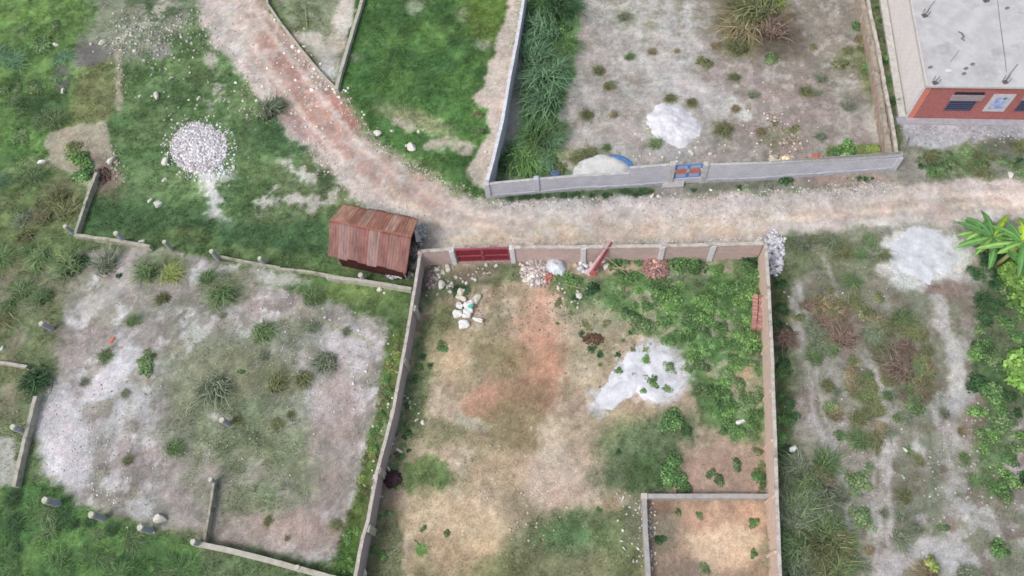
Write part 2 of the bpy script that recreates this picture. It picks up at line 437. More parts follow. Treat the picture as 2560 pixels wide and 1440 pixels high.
# ------------------------------------------------------------------ materials
MATS = {}
def nodes_mat(name):
    m = bpy.data.materials.new(name); m.use_nodes = True
    return m, m.node_tree.nodes, m.node_tree.links, m.node_tree.nodes['Principled BSDF']
def attr_mat(name, vary=0.25, scale=9.0, bump=0.5, rough=0.95, bscale=14.0, sheen=0, trans=0, bdist=.04):
    if name in MATS: return MATS[name]
    m, N, K, b = nodes_mat(name)
    a = N.new('ShaderNodeAttribute'); a.attribute_name = 'Col'
    tc = N.new('ShaderNodeTexCoord')
    n1 = N.new('ShaderNodeTexNoise'); n1.inputs['Scale'].default_value = scale; n1.inputs['Detail'].default_value = 6; n1.inputs['Roughness'].default_value = .7
    K.new(tc.outputs['Object'], n1.inputs['Vector'])
    mr = N.new('ShaderNodeMapRange'); mr.inputs[1].default_value = .25; mr.inputs[2].default_value = .75
    mr.inputs[3].default_value = 1 - vary; mr.inputs[4].default_value = 1 + vary
    K.new(n1.outputs[0], mr.inputs[0])
    mx = N.new('ShaderNodeVectorMath'); mx.operation = 'SCALE'
    K.new(a.outputs['Color'], mx.inputs[0]); K.new(mr.outputs[0], mx.inputs['Scale'])
    K.new(mx.outputs[0], b.inputs['Base Color'])
    b.inputs['Roughness'].default_value = rough; b.inputs['Specular IOR Level'].default_value = .2
    if bump:
        n2 = N.new('ShaderNodeTexNoise'); n2.inputs['Scale'].default_value = bscale; n2.inputs['Detail'].default_value = 5
        K.new(tc.outputs['Object'], n2.inputs['Vector'])
        bp = N.new('ShaderNodeBump'); bp.inputs['Strength'].default_value = bump; bp.inputs['Distance'].default_value = bdist
        K.new(n2.outputs[0], bp.inputs['Height']); K.new(bp.outputs[0], b.inputs['Normal'])
    MATS[name] = m
    return m

def mat(name, c, c2=None, scale=3.0, rough=.9, bump=.3, bscale=30, spec=.25, metal=0, stretch=(1, 1, 1), lo=.35, hi=.65, c3=None, s3=1.0):
    """plain surface: two or three colours mixed by noise"""
    if name in MATS: return MATS[name]
    m, N, K, b = nodes_mat(name)
    tc = N.new('ShaderNodeTexCoord'); mp = N.new('ShaderNodeMapping'); mp.inputs['Scale'].default_value = stretch
    K.new(tc.outputs['Object'], mp.inputs['Vector'])
    def mixer(prev, colr, sc, a, z):
        n = N.new('ShaderNodeTexNoise'); n.inputs['Scale'].default_value = sc; n.inputs['Detail'].default_value = 7; n.inputs['Roughness'].default_value = .65
        K.new(mp.outputs[0], n.inputs['Vector'])
        r = N.new('ShaderNodeMapRange'); r.inputs[1].default_value = a; r.inputs[2].default_value = z; K.new(n.outputs[0], r.inputs[0])
        x = N.new('ShaderNodeMix'); x.data_type = 'RGBA'
        K.new(r.outputs[0], x.inputs[0]); K.new(prev, x.inputs[6]); x.inputs[7].default_value = (*lin(colr), 1)
        return x.outputs[2]
    rgb = N.new('ShaderNodeRGB'); rgb.outputs[0].default_value = (*lin(c), 1)
    o = rgb.outputs[0]
    if c2: o = mixer(o, c2, scale, lo, hi)
    if c3: o = mixer(o, c3, s3, .55, .68)
    K.new(o, b.inputs['Base Color'])
    b.inputs['Roughness'].default_value = rough; b.inputs['Specular IOR Level'].default_value = spec; b.inputs['Metallic'].default_value = metal
    if bump:
        n2 = N.new('ShaderNodeTexNoise'); n2.inputs['Scale'].default_value = bscale; n2.inputs['Detail'].default_value = 4
        K.new(tc.outputs['Object'], n2.inputs['Vector'])
        bp = N.new('ShaderNodeBump'); bp.inputs['Strength'].default_value = bump; bp.inputs['Distance'].default_value = .02
        K.new(n2.outputs[0], bp.inputs['Height']); K.new(bp.outputs[0], b.inputs['Normal'])
    MATS[name] = m
    return m

def block_mat(name, c, c2, mortar, bw=.4, bh=.2, stain=(120, 115, 110), sa=.5, bumpd=.01, msize=.012):
    """masonry: blocks laid in the wall's own UV (metres), with streaked stains"""
    if name in MATS: return MATS[name]
    m, N, K, b = nodes_mat(name)
    uv = N.new('ShaderNodeUVMap'); uv.uv_map = 'UVMap'
    br = N.new('ShaderNodeTexBrick'); br.inputs['Scale'].default_value = 1
    br.inputs['Color1'].default_value = (*lin(c), 1); br.inputs['Color2'].default_value = (*lin(c2), 1); br.inputs['Mortar'].default_value = (*lin(mortar), 1)
    br.inputs['Mortar Size'].default_value = msize; br.inputs['Brick Width'].default_value = bw; br.inputs['Row Height'].default_value = bh
    K.new(uv.outputs[0], br.inputs['Vector'])
    tc = N.new('ShaderNodeTexCoord')
    n = N.new('ShaderNodeTexNoise'); n.inputs['Scale'].default_value = 1.3; n.inputs['Detail'].default_value = 8; n.inputs['Roughness'].default_value = .7
    mp = N.new('ShaderNodeMapping'); mp.inputs['Scale'].default_value = (1, 1, .5); K.new(tc.outputs['Object'], mp.inputs[0]); K.new(mp.outputs[0], n.inputs['Vector'])
    r = N.new('ShaderNodeMapRange'); r.inputs[1].default_value = .42; r.inputs[2].default_value = .7; r.inputs[4].default_value = sa; K.new(n.outputs[0], r.inputs[0])
    x = N.new('ShaderNodeMix'); x.data_type = 'RGBA'; K.new(r.outputs[0], x.inputs[0]); K.new(br.outputs[0], x.inputs[6]); x.inputs[7].default_value = (*lin(stain), 1)
    n3 = N.new('ShaderNodeTexNoise'); n3.inputs['Scale'].default_value = 12; n3.inputs['Detail'].default_value = 5; K.new(tc.outputs['Object'], n3.inputs['Vector'])
    r3 = N.new('ShaderNodeMapRange'); r3.inputs[3].default_value = .78; r3.inputs[4].default_value = 1.22; K.new(n3.outputs[0], r3.inputs[0])
    sm = N.new('ShaderNodeVectorMath'); sm.operation = 'SCALE'; K.new(x.outputs[2], sm.inputs[0]); K.new(r3.outputs[0], sm.inputs['Scale'])
    K.new(sm.outputs[0], b.inputs['Base Color'])
    b.inputs['Roughness'].default_value = .92; b.inputs['Specular IOR Level'].default_value = .2
    bp = N.new('ShaderNodeBump'); bp.inputs['Strength'].default_value = .6; bp.inputs['Distance'].default_value = bumpd
    inv = N.new('ShaderNodeMath'); inv.operation = 'SUBTRACT'; inv.inputs[0].default_value = 1; K.new(br.outputs['Fac'], inv.inputs[1])
    K.new(inv.outputs[0], bp.inputs['Height']); K.new(bp.outputs[0], b.inputs['Normal'])
    MATS[name] = m
    return m

def leaf_mat(name, vary=.35, rough=.6, tl=.25):
    """foliage: its vertex colour, varied from plant to plant"""
    if name in MATS: return MATS[name]
    m, N, K, b = nodes_mat(name)
    a = N.new('ShaderNodeAttribute'); a.attribute_name = 'Col'
    oi = N.new('ShaderNodeObjectInfo')
    mr = N.new('ShaderNodeMapRange'); mr.inputs[3].default_value = 1 - vary * .5; mr.inputs[4].default_value = 1 + vary * .5
    K.new(oi.outputs['Random'], mr.inputs[0])
    mx = N.new('ShaderNodeVectorMath'); mx.operation = 'SCALE'
    K.new(a.outputs['Color'], mx.inputs[0]); K.new(mr.outputs[0], mx.inputs['Scale'])
    K.new(mx.outputs[0], b.inputs['Base Color'])
    b.inputs['Roughness'].default_value = rough; b.inputs['Specular IOR Level'].default_value = .2
    t = N.new('ShaderNodeBsdfTranslucent'); K.new(mx.outputs[0], t.inputs[0])
    mix = N.new('ShaderNodeMixShader'); mix.inputs[0].default_value = tl
    K.new(b.outputs[0], mix.inputs[1]); K.new(t.outputs[0], mix.inputs[2])
    K.new(mix.outputs[0], N['Material Output'].inputs[0])
    MATS[name] = m
    return m

# ------------------------------------------------------------------ mesh helpers
def big_mesh(name, V, Fc, C=None, mt=None, parent=None, smooth=False):
    """V (n,3); Fc (m,k) all the same k; C per-vertex linear colour"""
    me = bpy.data.meshes.new(name)
    V = np.asarray(V, np.float32); Fc = np.asarray(Fc, np.int32); k = Fc.shape[1]
    me.vertices.add(len(V)); me.vertices.foreach_set('co', V.ravel())
    me.loops.add(Fc.size); me.loops.foreach_set('vertex_index', Fc.ravel())
    me.polygons.add(len(Fc)); me.polygons.foreach_set('loop_start', np.arange(len(Fc), dtype=np.int32) * k)
    try: me.polygons.foreach_set('loop_total', np.full(len(Fc), k, np.int32))
    except Exception: pass
    if smooth: me.polygons.foreach_set('use_smooth', np.ones(len(Fc), bool))
    me.update(calc_edges=True)
    if C is not None:
        at = me.color_attributes.new('Col', 'FLOAT_COLOR', 'POINT')
        cc = np.ones((len(V), 4), np.float32); cc[:, :3] = C
        at.data.foreach_set('color', cc.ravel())
    if mt: me.materials.append(mt)
    o = bpy.data.objects.new(name, me); COL.objects.link(o)
    if parent: o.parent = parent
    return o

class MB:
    def __init__(s): s.v = []; s.f = []; s.uv = []; s.c = []
    def add(s, vs, fs, uvs=None, c=None):
        n = len(s.v); s.v += [tuple(p) for p in vs]
        s.f += [tuple(i + n for i in f) for f in fs]
        s.uv += uvs if uvs is not None else [[(0, 0)] * len(f) for f in fs]
        s.c += [c if c is not None else (1, 1, 1)] * len(vs) if not isinstance(c, list) else c
    def hexa(s, b, t, c=None):
        """b,t: four bottom and four top corners"""
        vs = list(b) + list(t)
        fs = [(3, 2, 1, 0), (4, 5, 6, 7)] + [(i, (i + 1) % 4, 4 + (i + 1) % 4, 4 + i) for i in range(4)]
        uvs = []
        for f in fs:
            p = [Vector(vs[i]) for i in f]
            e = p[1] - p[0]; L_ = e.length or 1; e = e / L_
            if abs((p[0] - p[2]).z) < 1e-3: uvs.append([(q.x, q.y) for q in p])
            else: uvs.append([((q - p[0]).dot(e), q.z) for q in p])
        s.add(vs, fs, uvs, c)
    def box(s, c, d, rz=0, z0=None, col=None, top=1.0):
        """centre x,y,(z) size dx,dy,dz; z0: bottom"""
        cx, cy = c[0], c[1]; zb = z0 if z0 is not None else c[2] - d[2] / 2
        ca, sa = cos(rz), sin(rz)
        def q(x, y, z, k=1): return (cx + (x * ca - y * sa) * k, cy + (x * sa + y * ca) * k, z)
        hx, hy = d[0] / 2, d[1] / 2
        cs = [(-hx, -hy), (hx, -hy), (hx, hy), (-hx, hy)]
        s.hexa([q(x, y, zb) for x, y in cs], [q(x, y, zb + d[2], top) for x, y in cs], col)
    def tube(s, pts, r, n=8, col=None, cap=True):
        pts = [Vector(p) for p in pts]; rs = r if isinstance(r, (list, tuple)) else [r] * len(pts)
        vs = []; fs = []
        for i, p in enumerate(pts):
            t = (pts[min(i + 1, len(pts) - 1)] - pts[max(i - 1, 0)]).normalized()
            a = t.cross(Vector((0.13, 0.2, 1)) if abs(t.z) < .95 else Vector((1, 0, 0))).normalized(); b = t.cross(a)
            for k in range(n):
                an = 2 * pi * k / n; vs.append(p + (a * cos(an) + b * sin(an)) * rs[i])
        for i in range(len(pts) - 1):
            for k in range(n):
                fs.append((i * n + k, i * n + (k + 1) % n, (i + 1) * n + (k + 1) % n, (i + 1) * n + k))
        if cap: fs += [tuple(range(n - 1, -1, -1)), tuple((len(pts) - 1) * n + k for k in range(n))]
        s.add(vs, fs, None, col)
    def build(s, name, mt, parent=None, smooth=False, bevel=0, origin=None):
        me = bpy.data.meshes.new(name)
        vs = s.v if origin is None else [(x - origin[0], y - origin[1], z - origin[2]) for x, y, z in s.v]
        me.from_pydata(vs, [], s.f); me.update()
        ul = me.uv_layers.new(name='UVMap')
        ul.data.foreach_set('uv', np.array([q for f in s.uv for q in f], np.float32).ravel())
        at = me.color_attributes.new('Col', 'FLOAT_COLOR', 'POINT')
        cc = np.ones((len(s.v), 4), np.float32); cc[:, :3] = np.array(s.c, np.float32); at.data.foreach_set('color', cc.ravel())
        if smooth: me.polygons.foreach_set('use_smooth', [True] * len(me.polygons))
        me.materials.append(mt)
        o = bpy.data.objects.new(name, me); COL.objects.link(o)
        if origin is not None: o.location = origin
        if parent: o.parent = parent
        if bevel:
            b = o.modifiers.new('edge', 'BEVEL'); b.width = bevel; b.segments = 2; b.limit_method = 'ANGLE'
        return o

def tag(o, label, cat=None, group=None, kind=None):
    o['label'] = label
    if cat: o['category'] = cat
    if group: o['group'] = group
    if kind: o['kind'] = kind
    return o
def empty(name, loc, label, cat, group=None):
    o = bpy.data.objects.new(name, None); COL.objects.link(o); o.location = loc; o.empty_display_size = .2
    tag(o, label, cat, group); return o
def put(o, parent):
    """parent a world-built mesh under an Empty, keeping its place"""
    o.parent = parent; o.matrix_parent_inverse = Matrix.Translation(-Vector(parent.location)); return o

R = random.Random(5)

# ------------------------------------------------------------------ ground sheet
STEP = 0.11
def axis(a, b):
    core = np.arange(a, b, STEP)
    out = []; d = STEP; x = b
    while x < b + 700: d *= 1.25; x += d; out.append(x)
    lo = []; d = STEP; x = a
    while x > a - 700: d *= 1.25; x -= d; lo.append(x)
    return np.array(lo[::-1] + list(core) + out), len(lo), len(core)
cs = [G(0, 0), G(2560, 0), G(0, 1440), G(2560, 1440)]
X0, X1 = min(c.x for c in cs) - 2, max(c.x for c in cs) + 2
Y0, Y1 = min(c.y for c in cs) - 3, max(c.y for c in cs) + 2
ax, nx0, nx1 = axis(X0, X1); ay, ny0, ny1 = axis(Y0, Y1)
GX, GY = np.meshgrid(ax, ay)
far = np.clip(np.maximum(np.maximum(X0 - GX, GX - X1), np.maximum(Y0 - GY, GY - Y1)) / 20, 0, 1)
PAINT = paint(np.clip(GX, X0 - 6, X1 + 6), np.clip(GY, Y0 - 6, Y1 + 6))
_fb = np.clip(far * 8, 0, 1)[..., None]
PAINT = PAINT * (1 - _fb) + _fb * np.array((90., 112, 72)) * (.8 + .4 * fbm(GX, GY, .12, 61, 4))[..., None]
GZ = relief(GX, GY) * (1 - far)
nx, ny = len(ax), len(ay)
idx = np.arange(nx * ny).reshape(ny, nx)
FQ = np.stack([idx[:-1, :-1], idx[:-1, 1:], idx[1:, 1:], idx[1:, :-1]], -1).reshape(-1, 4)
# gentle swelling where turf grows
GREEN = np.clip((PAINT[..., 1] - 0.5 * (PAINT[..., 0] + PAINT[..., 2])) / 26.0, 0, 1)
soil_mat = attr_mat('soil_and_turf', vary=.38, scale=9, bump=.65, bscale=9, bdist=.05)
ground = big_mesh('ground', np.stack([GX, GY, GZ], -1).reshape(-1, 3), FQ, lin(PAINT).reshape(-1, 3), soil_mat, smooth=True)
ground['kind'] = 'structure'; ground['label'] = 'patchy ground of turf, pale sand and grey bare soil'

def ground_col(x, y):
    i = np.clip(np.searchsorted(ay, y), 0, ny - 1); j = np.clip(np.searchsorted(ax, x), 0, nx - 1)
    return PAINT[i, j], GREEN[i, j]

# road: its own thin crowned sheet
def poly_sd(U, V, pts):
    dd = np.full(U.shape, 1e9); ins = np.zeros(U.shape, bool); n = len(pts)
    for i in range(n):
        x0, y0 = pts[i]; x1, y1 = pts[(i + 1) % n]
        ex, ey = x1 - x0, y1 - y0
        t = np.clip(((U - x0) * ex + (V - y0) * ey) / (ex * ex + ey * ey + 1e-9), 0, 1)
        dd = np.minimum(dd, (U - x0 - t * ex) ** 2 + (V - y0 - t * ey) ** 2)
        ins ^= ((y0 > V) != (y1 > V)) & (U < (x1 - x0) * (V - y0) / ((y1 - y0) + 1e-9) + x0)
    return np.where(ins, np.sqrt(dd), -np.sqrt(dd))
u_, v_ = PX(GX, GY, 0.0)
inwin = (far == 0)
sd = np.where(inwin, poly_sd(u_, v_, ROAD) + 26 * (fbm(GX, GY, .55, 1, 4) - .5) + 14 * (fbm(GX, GY, 2.4, 3, 3) - .5), -99)
RZ = GZ + 0.05 * sstep(0, 30, sd) - 0.03 + 0.012
keep = (sd > -3)
fk = keep.ravel()[FQ].all(1)
fr = FQ[fk]; uq, inv = np.unique(fr, return_inverse=True)
RV = np.stack([GX, GY, RZ], -1).reshape(-1, 3)[uq]
road_mat = attr_mat('packed_dirt_road', vary=.20, scale=9, bump=.5, bscale=12, bdist=.04)
road = big_mesh('dirt_road', RV, inv.reshape(-1, 4), lin(PAINT).reshape(-1, 3)[uq], road_mat, smooth=True)
road['kind'] = 'structure'; road['label'] = 'pale rutted dirt road curving between the plots'

# ------------------------------------------------------------------ turf blades (nobody could count them)
def make_grass(n, name, label, seed, hmin, hmax, wdt, dens=lambda x, y, c, g: g):
    rs = np.random.RandomState(seed)
    x = rs.uniform(X0, X1, n); y = rs.uniform(Y0, Y1, n)
    u, v = PX(x, y, 0.0)
    ok = (u > -40) & (u < 2600) & (v > -40) & (v < 1480)
    x, y = x[ok], y[ok]
    c, g = ground_col(x, y)
    cl = fbm(x, y, 1.1, 41, 3)
    keep = rs.rand(len(x)) < dens(x, y, c, g) * sstep(.3, .6, cl) * 1.2
    x, y, c, cl = x[keep], y[keep], c[keep], cl[keep]
    k = len(x)
    h = rs.uniform(hmin, hmax, k) * (.6 + cl); a = rs.uniform(0, 2 * pi, k); ln = rs.uniform(.2, 1.0, k) * h
    z = relief(x, y); w = wdt * rs.uniform(.6, 1.4, k)
    dx, dy = np.cos(a), np.sin(a); pa = a + pi / 2 + rs.uniform(-.6, .6, k)
    A = np.stack([x - np.cos(pa) * w, y - np.sin(pa) * w, z - .01], -1)
    B = np.stack([x + np.cos(pa) * w, y + np.sin(pa) * w, z - .01], -1)
    T = np.stack([x + dx * ln, y + dy * ln, z + h], -1)
    V = np.stack([A, B, T], 1).reshape(-1, 3)
    Fc = np.arange(3 * k).reshape(-1, 3)
    cc = lin(np.clip(c * (1.04 + .34 * (rs.rand(k, 1) - .5)) + rs.uniform(-6, 10, (k, 1)) * np.array([[1, .6, 0]]), 5, 240))
    cc = np.repeat(cc, 3, 0)
    o = big_mesh(name, V, Fc, cc, leaf_mat('grass_blades', vary=0, tl=.3))
    tag(o, label, 'grass', kind='stuff'); return o
make_grass(900000, 'grass', 'short green turf covering the open plots', 3, .05, .15, .016)

# ------------------------------------------------------------------ stones
def rock_mesh(name, seed, sub=2, flat=.6, col=(190, 184, 174)):
    import bmesh
    rr = random.Random(seed); bm = bmesh.new(); bmesh.ops.create_icosphere(bm, subdivisions=sub, radius=1)
    pl = [(Vector((rr.gauss(0, 1), rr.gauss(0, 1), rr.gauss(0, 1))).normalized(), rr.uniform(.5, .85)) for _ in range(9)]
    for v in bm.verts:
        for n, d in pl:
            e = v.co.dot(n) - d
            if e > 0: v.co -= n * e
        v.co *= 1 + rr.uniform(-.04, .04); v.co.z *= flat
    me = bpy.data.meshes.new(name); bm.to_mesh(me); bm.free()
    at = me.color_attributes.new('Col', 'FLOAT_COLOR', 'POINT')
    b = lin(col); k = len(me.vertices); cc = np.ones((k, 4), np.float32); cc[:, :3] = b * np.array([[rr.uniform(.85, 1.1)] for _ in range(k)]); at.data.foreach_set('color', cc.ravel())
    me.materials.append(attr_mat('stone', vary=.2, scale=6, bump=.4, bscale=8))
    return me
WROCK = [rock_mesh('stone', i, col=(214, 212, 202)) for i in range(4)]
GROCK = [rock_mesh('stone', 10 + i, col=(168, 162, 152)) for i in range(4)]
def rock(px, py, r, label, white=True, flat=1.0, asp=1.0, group=None, name='stone', cat='stone', rz=None, mesh=None):
    p = G(px, py); s = r / SCL(px, py)
    o = bpy.data.objects.new(name, mesh or R.choice(WROCK if white else GROCK)); COL.objects.link(o)
    o.location = (p.x, p.y, gz(p) + s * .18 * flat); o.rotation_euler = (R.uniform(-.15, .15), R.uniform(-.15, .15), R.uniform(0, 6.28) if rz is None else rz)
    o.scale = (s, s * asp, s * flat)
    tag(o, label, cat, group); return o

def stone_field(name, label, spots, mats, kind='stuff', cat='stones', seed=1):
    """spots: (px,py,rx_px,ry_px,count,size_px_lo,hi,colour,height)"""
    rs = np.random.RandomState(seed)
    ico_v = np.array([(0, 0, 1), (.9, 0, .25), (.28, .85, .25), (-.72, .53, .25), (-.72, -.53, .25), (.28, -.85, .25), (.72, .53, -.4), (-.28, .85, -.4), (-.9, 0, -.4), (-.28, -.85, -.4), (.72, -.53, -.4)])
    ico_f = np.array([(0, 1, 2), (0, 2, 3), (0, 3, 4), (0, 4, 5), (0, 5, 1), (1, 6, 2), (2, 7, 3), (3, 8, 4), (4, 9, 5), (5, 10, 1), (6, 7, 2), (7, 8, 3), (8, 9, 4), (9, 10, 5), (10, 6, 1)])
    Vs, Fs, Cs = [], [], []; n = 0
    for (px, py, rx, ry, cnt, lo, hi, c, ht) in spots:
        sc = SCL(px, py)
        for _ in range(cnt):
            a = rs.uniform(0, 2 * pi); q = sqrt(rs.rand()) if ht == 0 else rs.rand() ** .6
            p = G(px + cos(a) * q * rx, py + sin(a) * q * ry)
            s = rs.uniform(lo, hi) ** 1 / sc
            z = gz(p) + ht * (1 - q * q) + s * .15
            sx, sy, sz = s * rs.uniform(.7, 1.2), s * rs.uniform(.6, 1.1), s * rs.uniform(.35, .7)
            v = ico_v * (1 + rs.uniform(-.22, .22, (11, 1))) * (sx, sy, sz)
            t = rs.uniform(0, 2 * pi); ti = rs.uniform(-.5, .5)
            v = v @ np.array([[1, 0, 0], [0, cos(ti), -sin(ti)], [0, sin(ti), cos(ti)]])
            v = v @ np.array([[cos(t), -sin(t), 0], [sin(t), cos(t), 0], [0, 0, 1]])
            Vs.append(v + (p.x, p.y, z)); Fs.append(ico_f + n); n += 11
            Cs.append(np.repeat(lin(np.clip(np.array(c, float) * rs.uniform(.78, 1.14), 0, 245))[None], 11, 0))
    o = big_mesh(name, np.concatenate(Vs), np.concatenate(Fs), np.concatenate(Cs), mats)
    if kind: o['kind'] = kind
    tag(o, label, cat); return o

STM = attr_mat('stone', vary=.2, scale=6, bump=.4, bscale=8)
# ------------------------------------------------------------------ heaps of sand / gravel
def heap(name, label, cat, outline, h, col, seed, px=True, soft=.35, mt=None, rag=.12, p=1.0):
    """a low mound over a ragged outline given in photo pixels on the ground"""
    pts = [G(*q) for q in outline]; c = sum(pts, Vector()) / len(pts)
    n = 96; rings = 26; V = []; Cc = []
    # resample the outline by angle
    ang = [(atan2(q.y - c.y, q.x - c.x), (q - c).length) for q in pts]; ang.sort()
    def rad(a):
        for i in range(len(ang)):
            a0, r0 = ang[i]; a1, r1 = ang[(i + 1) % len(ang)]
            if i == len(ang) - 1: a1 += 2 * pi
            aa = a if a >= a0 else a + 2 * pi
            if a0 <= aa <= a1: t = (aa - a0) / (a1 - a0 + 1e-9); t = t * t * (3 - 2 * t); return r0 + (r1 - r0) * t
        return r0
    cz = gz(c)
    for i in range(rings + 1):
        q = i / rings
        for k in range(n):
            a = -pi + 2 * pi * k / n + 1e-6; r = rad(a)
            nb = float(fbm(np.float64(cos(a) * 3 + seed), np.float64(sin(a) * 3), 1.0, seed, 4)) - .5
            r *= 1 + rag * 2 * nb
            x, y = c.x + cos(a) * r * q, c.y + sin(a) * r * q
            e = 1 - q ** (1.6 + p)
            nn_ = float(fbm(np.float64(x), np.float64(y), 1.6, seed + 3, 4)) - .5
            n3_ = float(fbm(np.float64(x), np.float64(y), 3.4, seed + 5, 3)) - .5
            z = gz((x, y)) + h * e * (1 + .7 * nn_) + .035 * (1 - q) - .06 * q ** 3 + (.07 * nn_ + .07 * n3_) * min(1, .35 + q)
            V.append((x - c.x, y - c.y, z - cz))
            f = 1 + .28 * (float(fbm(np.float64(x), np.float64(y), 2.2, seed + 7, 4)) - .5)
            Cc.append(np.clip(np.array(col, float) * f, 0, 246))
    Fc = []
    for i in range(rings):
        for k in range(n):
            Fc.append((i * n + k, i * n + (k + 1) % n, (i + 1) * n + (k + 1) % n, (i + 1) * n + k))
    o = big_mesh(name, V, Fc, lin(np.array(Cc)), mt or attr_mat('loose_sand', vary=.12, scale=8, bump=.6, bscale=16, bdist=.03), smooth=True)
    o.location = (c.x, c.y, cz); tag(o, label, cat); return o

# ------------------------------------------------------------------ walls
def resample(pts, step):
    out = []; 
    for a, b in zip(pts[:-1], pts[1:]):
        n = max(1, int(round((Vector(b) - Vector(a)).length / step)))
        for i in range(n): out.append(Vector(a).lerp(Vector(b), i / n))
    out.append(Vector(pts[-1])); return out
def wall_mb(pts, h, th, z0=-.15, jit=0.0, step=.5, c=None, zb=None, hs=None, seed=1):
    """wall along world points (2-D used); returns builder and the sampled line"""
    rr = random.Random(seed)
    q = resample([Vector((p[0], p[1], 0)) for p in pts], step); n = len(q); m = MB(); vs = []; L_ = 0; us = []
    for i, p in enumerate(q):
        t0 = (q[i] - q[i - 1]).normalized() if i else (q[1] - q[0]).normalized()
        t1 = (q[i + 1] - q[i]).normalized() if i < n - 1 else t0
        t = (t0 + t1).normalized(); k = 1 / max(.4, t.dot(t0)); nr = Vector((-t.y, t.x, 0)) * th / 2 * k
        hh = (h if hs is None else hs(L_)) + rr.uniform(-jit, jit)
        b = gz(p) + z0 if zb is None else zb
        jx = nr * rr.uniform(-jit, jit) * 1.5
        vs += [p + nr + Vector((0, 0, b)), p - nr + Vector((0, 0, b)), p - nr + jx + Vector((0, 0, hh)), p + nr + jx + Vector((0, 0, hh + rr.uniform(-jit, jit) * .4))]
        us.append(L_)
        if i < n - 1: L_ += (q[i + 1] - q[i]).length
    fs = []; uv = []
    for i in range(n - 1):
        a = i * 4; b = a + 4; u0, u1 = us[i], us[i + 1]
        for (p, r) in ((0, 3), (2, 1)):
            pass
        fs.append((a + 3, b + 3, b + 0, a + 0)); uv.append([(u0, vs[a + 3].z), (u1, vs[b + 3].z), (u1, vs[b].z), (u0, vs[a].z)])
        fs.append((a + 1, b + 1, b + 2, a + 2)); uv.append([(u0, vs[a + 1].z), (u1, vs[b + 1].z), (u1, vs[b + 2].z), (u0, vs[a + 2].z)])
        fs.append((a + 2, b + 2, b + 3, a + 3)); uv.append([(u0, .05), (u1, .05), (u1, .15), (u0, .15)])
    e = (n - 1) * 4
    fs.append((0, 1, 2, 3)); uv.append([(0, vs[0].z), (th, vs[1].z), (th, vs[2].z), (0, vs[3].z)])
    fs.append((e + 3, e + 2, e + 1, e)); uv.append([(0, vs[e + 3].z), (th, vs[e + 2].z), (th, vs[e + 1].z), (0, vs[e].z)])
    m.add([tuple(v) for v in vs], fs, uv, c); return m, q

M_pink = block_mat('pinkish_block_wall', (204, 180, 174), (190, 166, 162), (176, 158, 152), .4, .2, (174, 160, 156), .5)
M_pink2 = block_mat('pale_pink_block_wall', (216, 192, 178), (206, 182, 168), (186, 166, 154), .4, .2, (190, 172, 160), .5)
M_greyw = block_mat('grey_block_wall', (194, 194, 202), (182, 183, 192), (168, 170, 178), .4, .2, (210, 208, 212), .5)
M_cap = mat('pale_mortar_cap', (206, 198, 190), (170, 162, 152), 3, bump=.4, bscale=12, c3=(140, 134, 124), s3=1.3)
M_capgrey = mat('grey_mortar_cap', (196, 196, 194), (168, 168, 168), 3, bump=.4, bscale=12)
M_white = mat('white_painted_concrete', (222, 222, 224), (196, 196, 200), 4, bump=.2)
M_beam = mat('weathered_concrete', (184, 180, 164), (150, 148, 132), 2.2, bump=.6, bscale=10, c3=(126, 128, 108), s3=1.1)
M_beamw = mat('pale_concrete', (190, 186, 174), (168, 164, 150), 2.4, bump=.6, bscale=10, c3=(146, 142, 128), s3=1.4)
M_stub = mat('grey_rough_concrete', (172, 173, 182), (146, 148, 158), 5, bump=.8, bscale=9)
M_stubtop = mat('pale_pillar_top', (208, 206, 188), (180, 178, 158), 6, bump=.5, bscale=12)
M_rubble = mat('crumbling_stone', (176, 168, 150), (146, 136, 124), 3, bump=1, bscale=7, c3=(120, 112, 98), s3=1.6)
M_rubble2 = mat('pinkish_crumbling_stone', (172, 152, 140), (150, 136, 124), 3, bump=1, bscale=7, c3=(196, 186, 170), s3=1.6)

def wall_thing(name, label, pxl, h, th, M, Mcap, capw, caph=.06, jit=.015, group=None, cat='wall', cjit=.01, side=0, seed=1, hs=None):
    """pxl: photo pixels of the wall's top line at height h"""
    w = [G(u, v, h) for u, v in pxl]
    base = w[0].copy(); base.z = 0
    e = empty(name, base, label, cat, group)
    m, q = wall_mb(w, h - caph, th, jit=jit, seed=seed, hs=hs)
    put(m.build('panel', M), e)
    m2, _ = wall_mb(w, h, capw, zb=h - caph + .002 - .03, jit=cjit, seed=seed + 3, hs=hs)
    put(m2.build('coping', Mcap), e)
    return e, w

def pillar(e, p, s, h, M, rz=0, name='pillar'):
    m = MB(); m.box((p.x, p.y), (s, s, h + .15), rz, -.15)
    return put(m.build(name, M, bevel=.02), e)

# front wall of the compound, with its red gate
FW = [(1051,628),(1128,622),(1279,617),(1459,617),(1657,614),(1785,611),(1909,608)]
H = 1.9
FP = [G(u, v, H) for u, v in FW]
ang = atan2(FP[-1].y - FP[1].y, FP[-1].x - FP[1].x)
e = empty('compound_wall', (FP[0].x, FP[0].y, 0), 'pinkish block wall with white pillars beside the dirt road, holding the dark red gate', 'wall')
for i, (a, b) in enumerate(((0, 1), (2, 6))):
    seg = FP[a:b + 1]
    m, q = wall_mb(seg, H - .05, .16, jit=.012, seed=3 + i); put(m.build('panel', M_pink), e)
    m, q = wall_mb(seg, H, .24, zb=H - .08, jit=.01, seed=5 + i); put(m.build('coping', M_cap), e)
for i in (1, 2, 3, 4, 5):
    m = MB(); p = FP[i]; m.box((p.x, p.y), (.34, .36, H + .1), ang, -.12); put(m.build('pillar', M_white, bevel=.03), e)
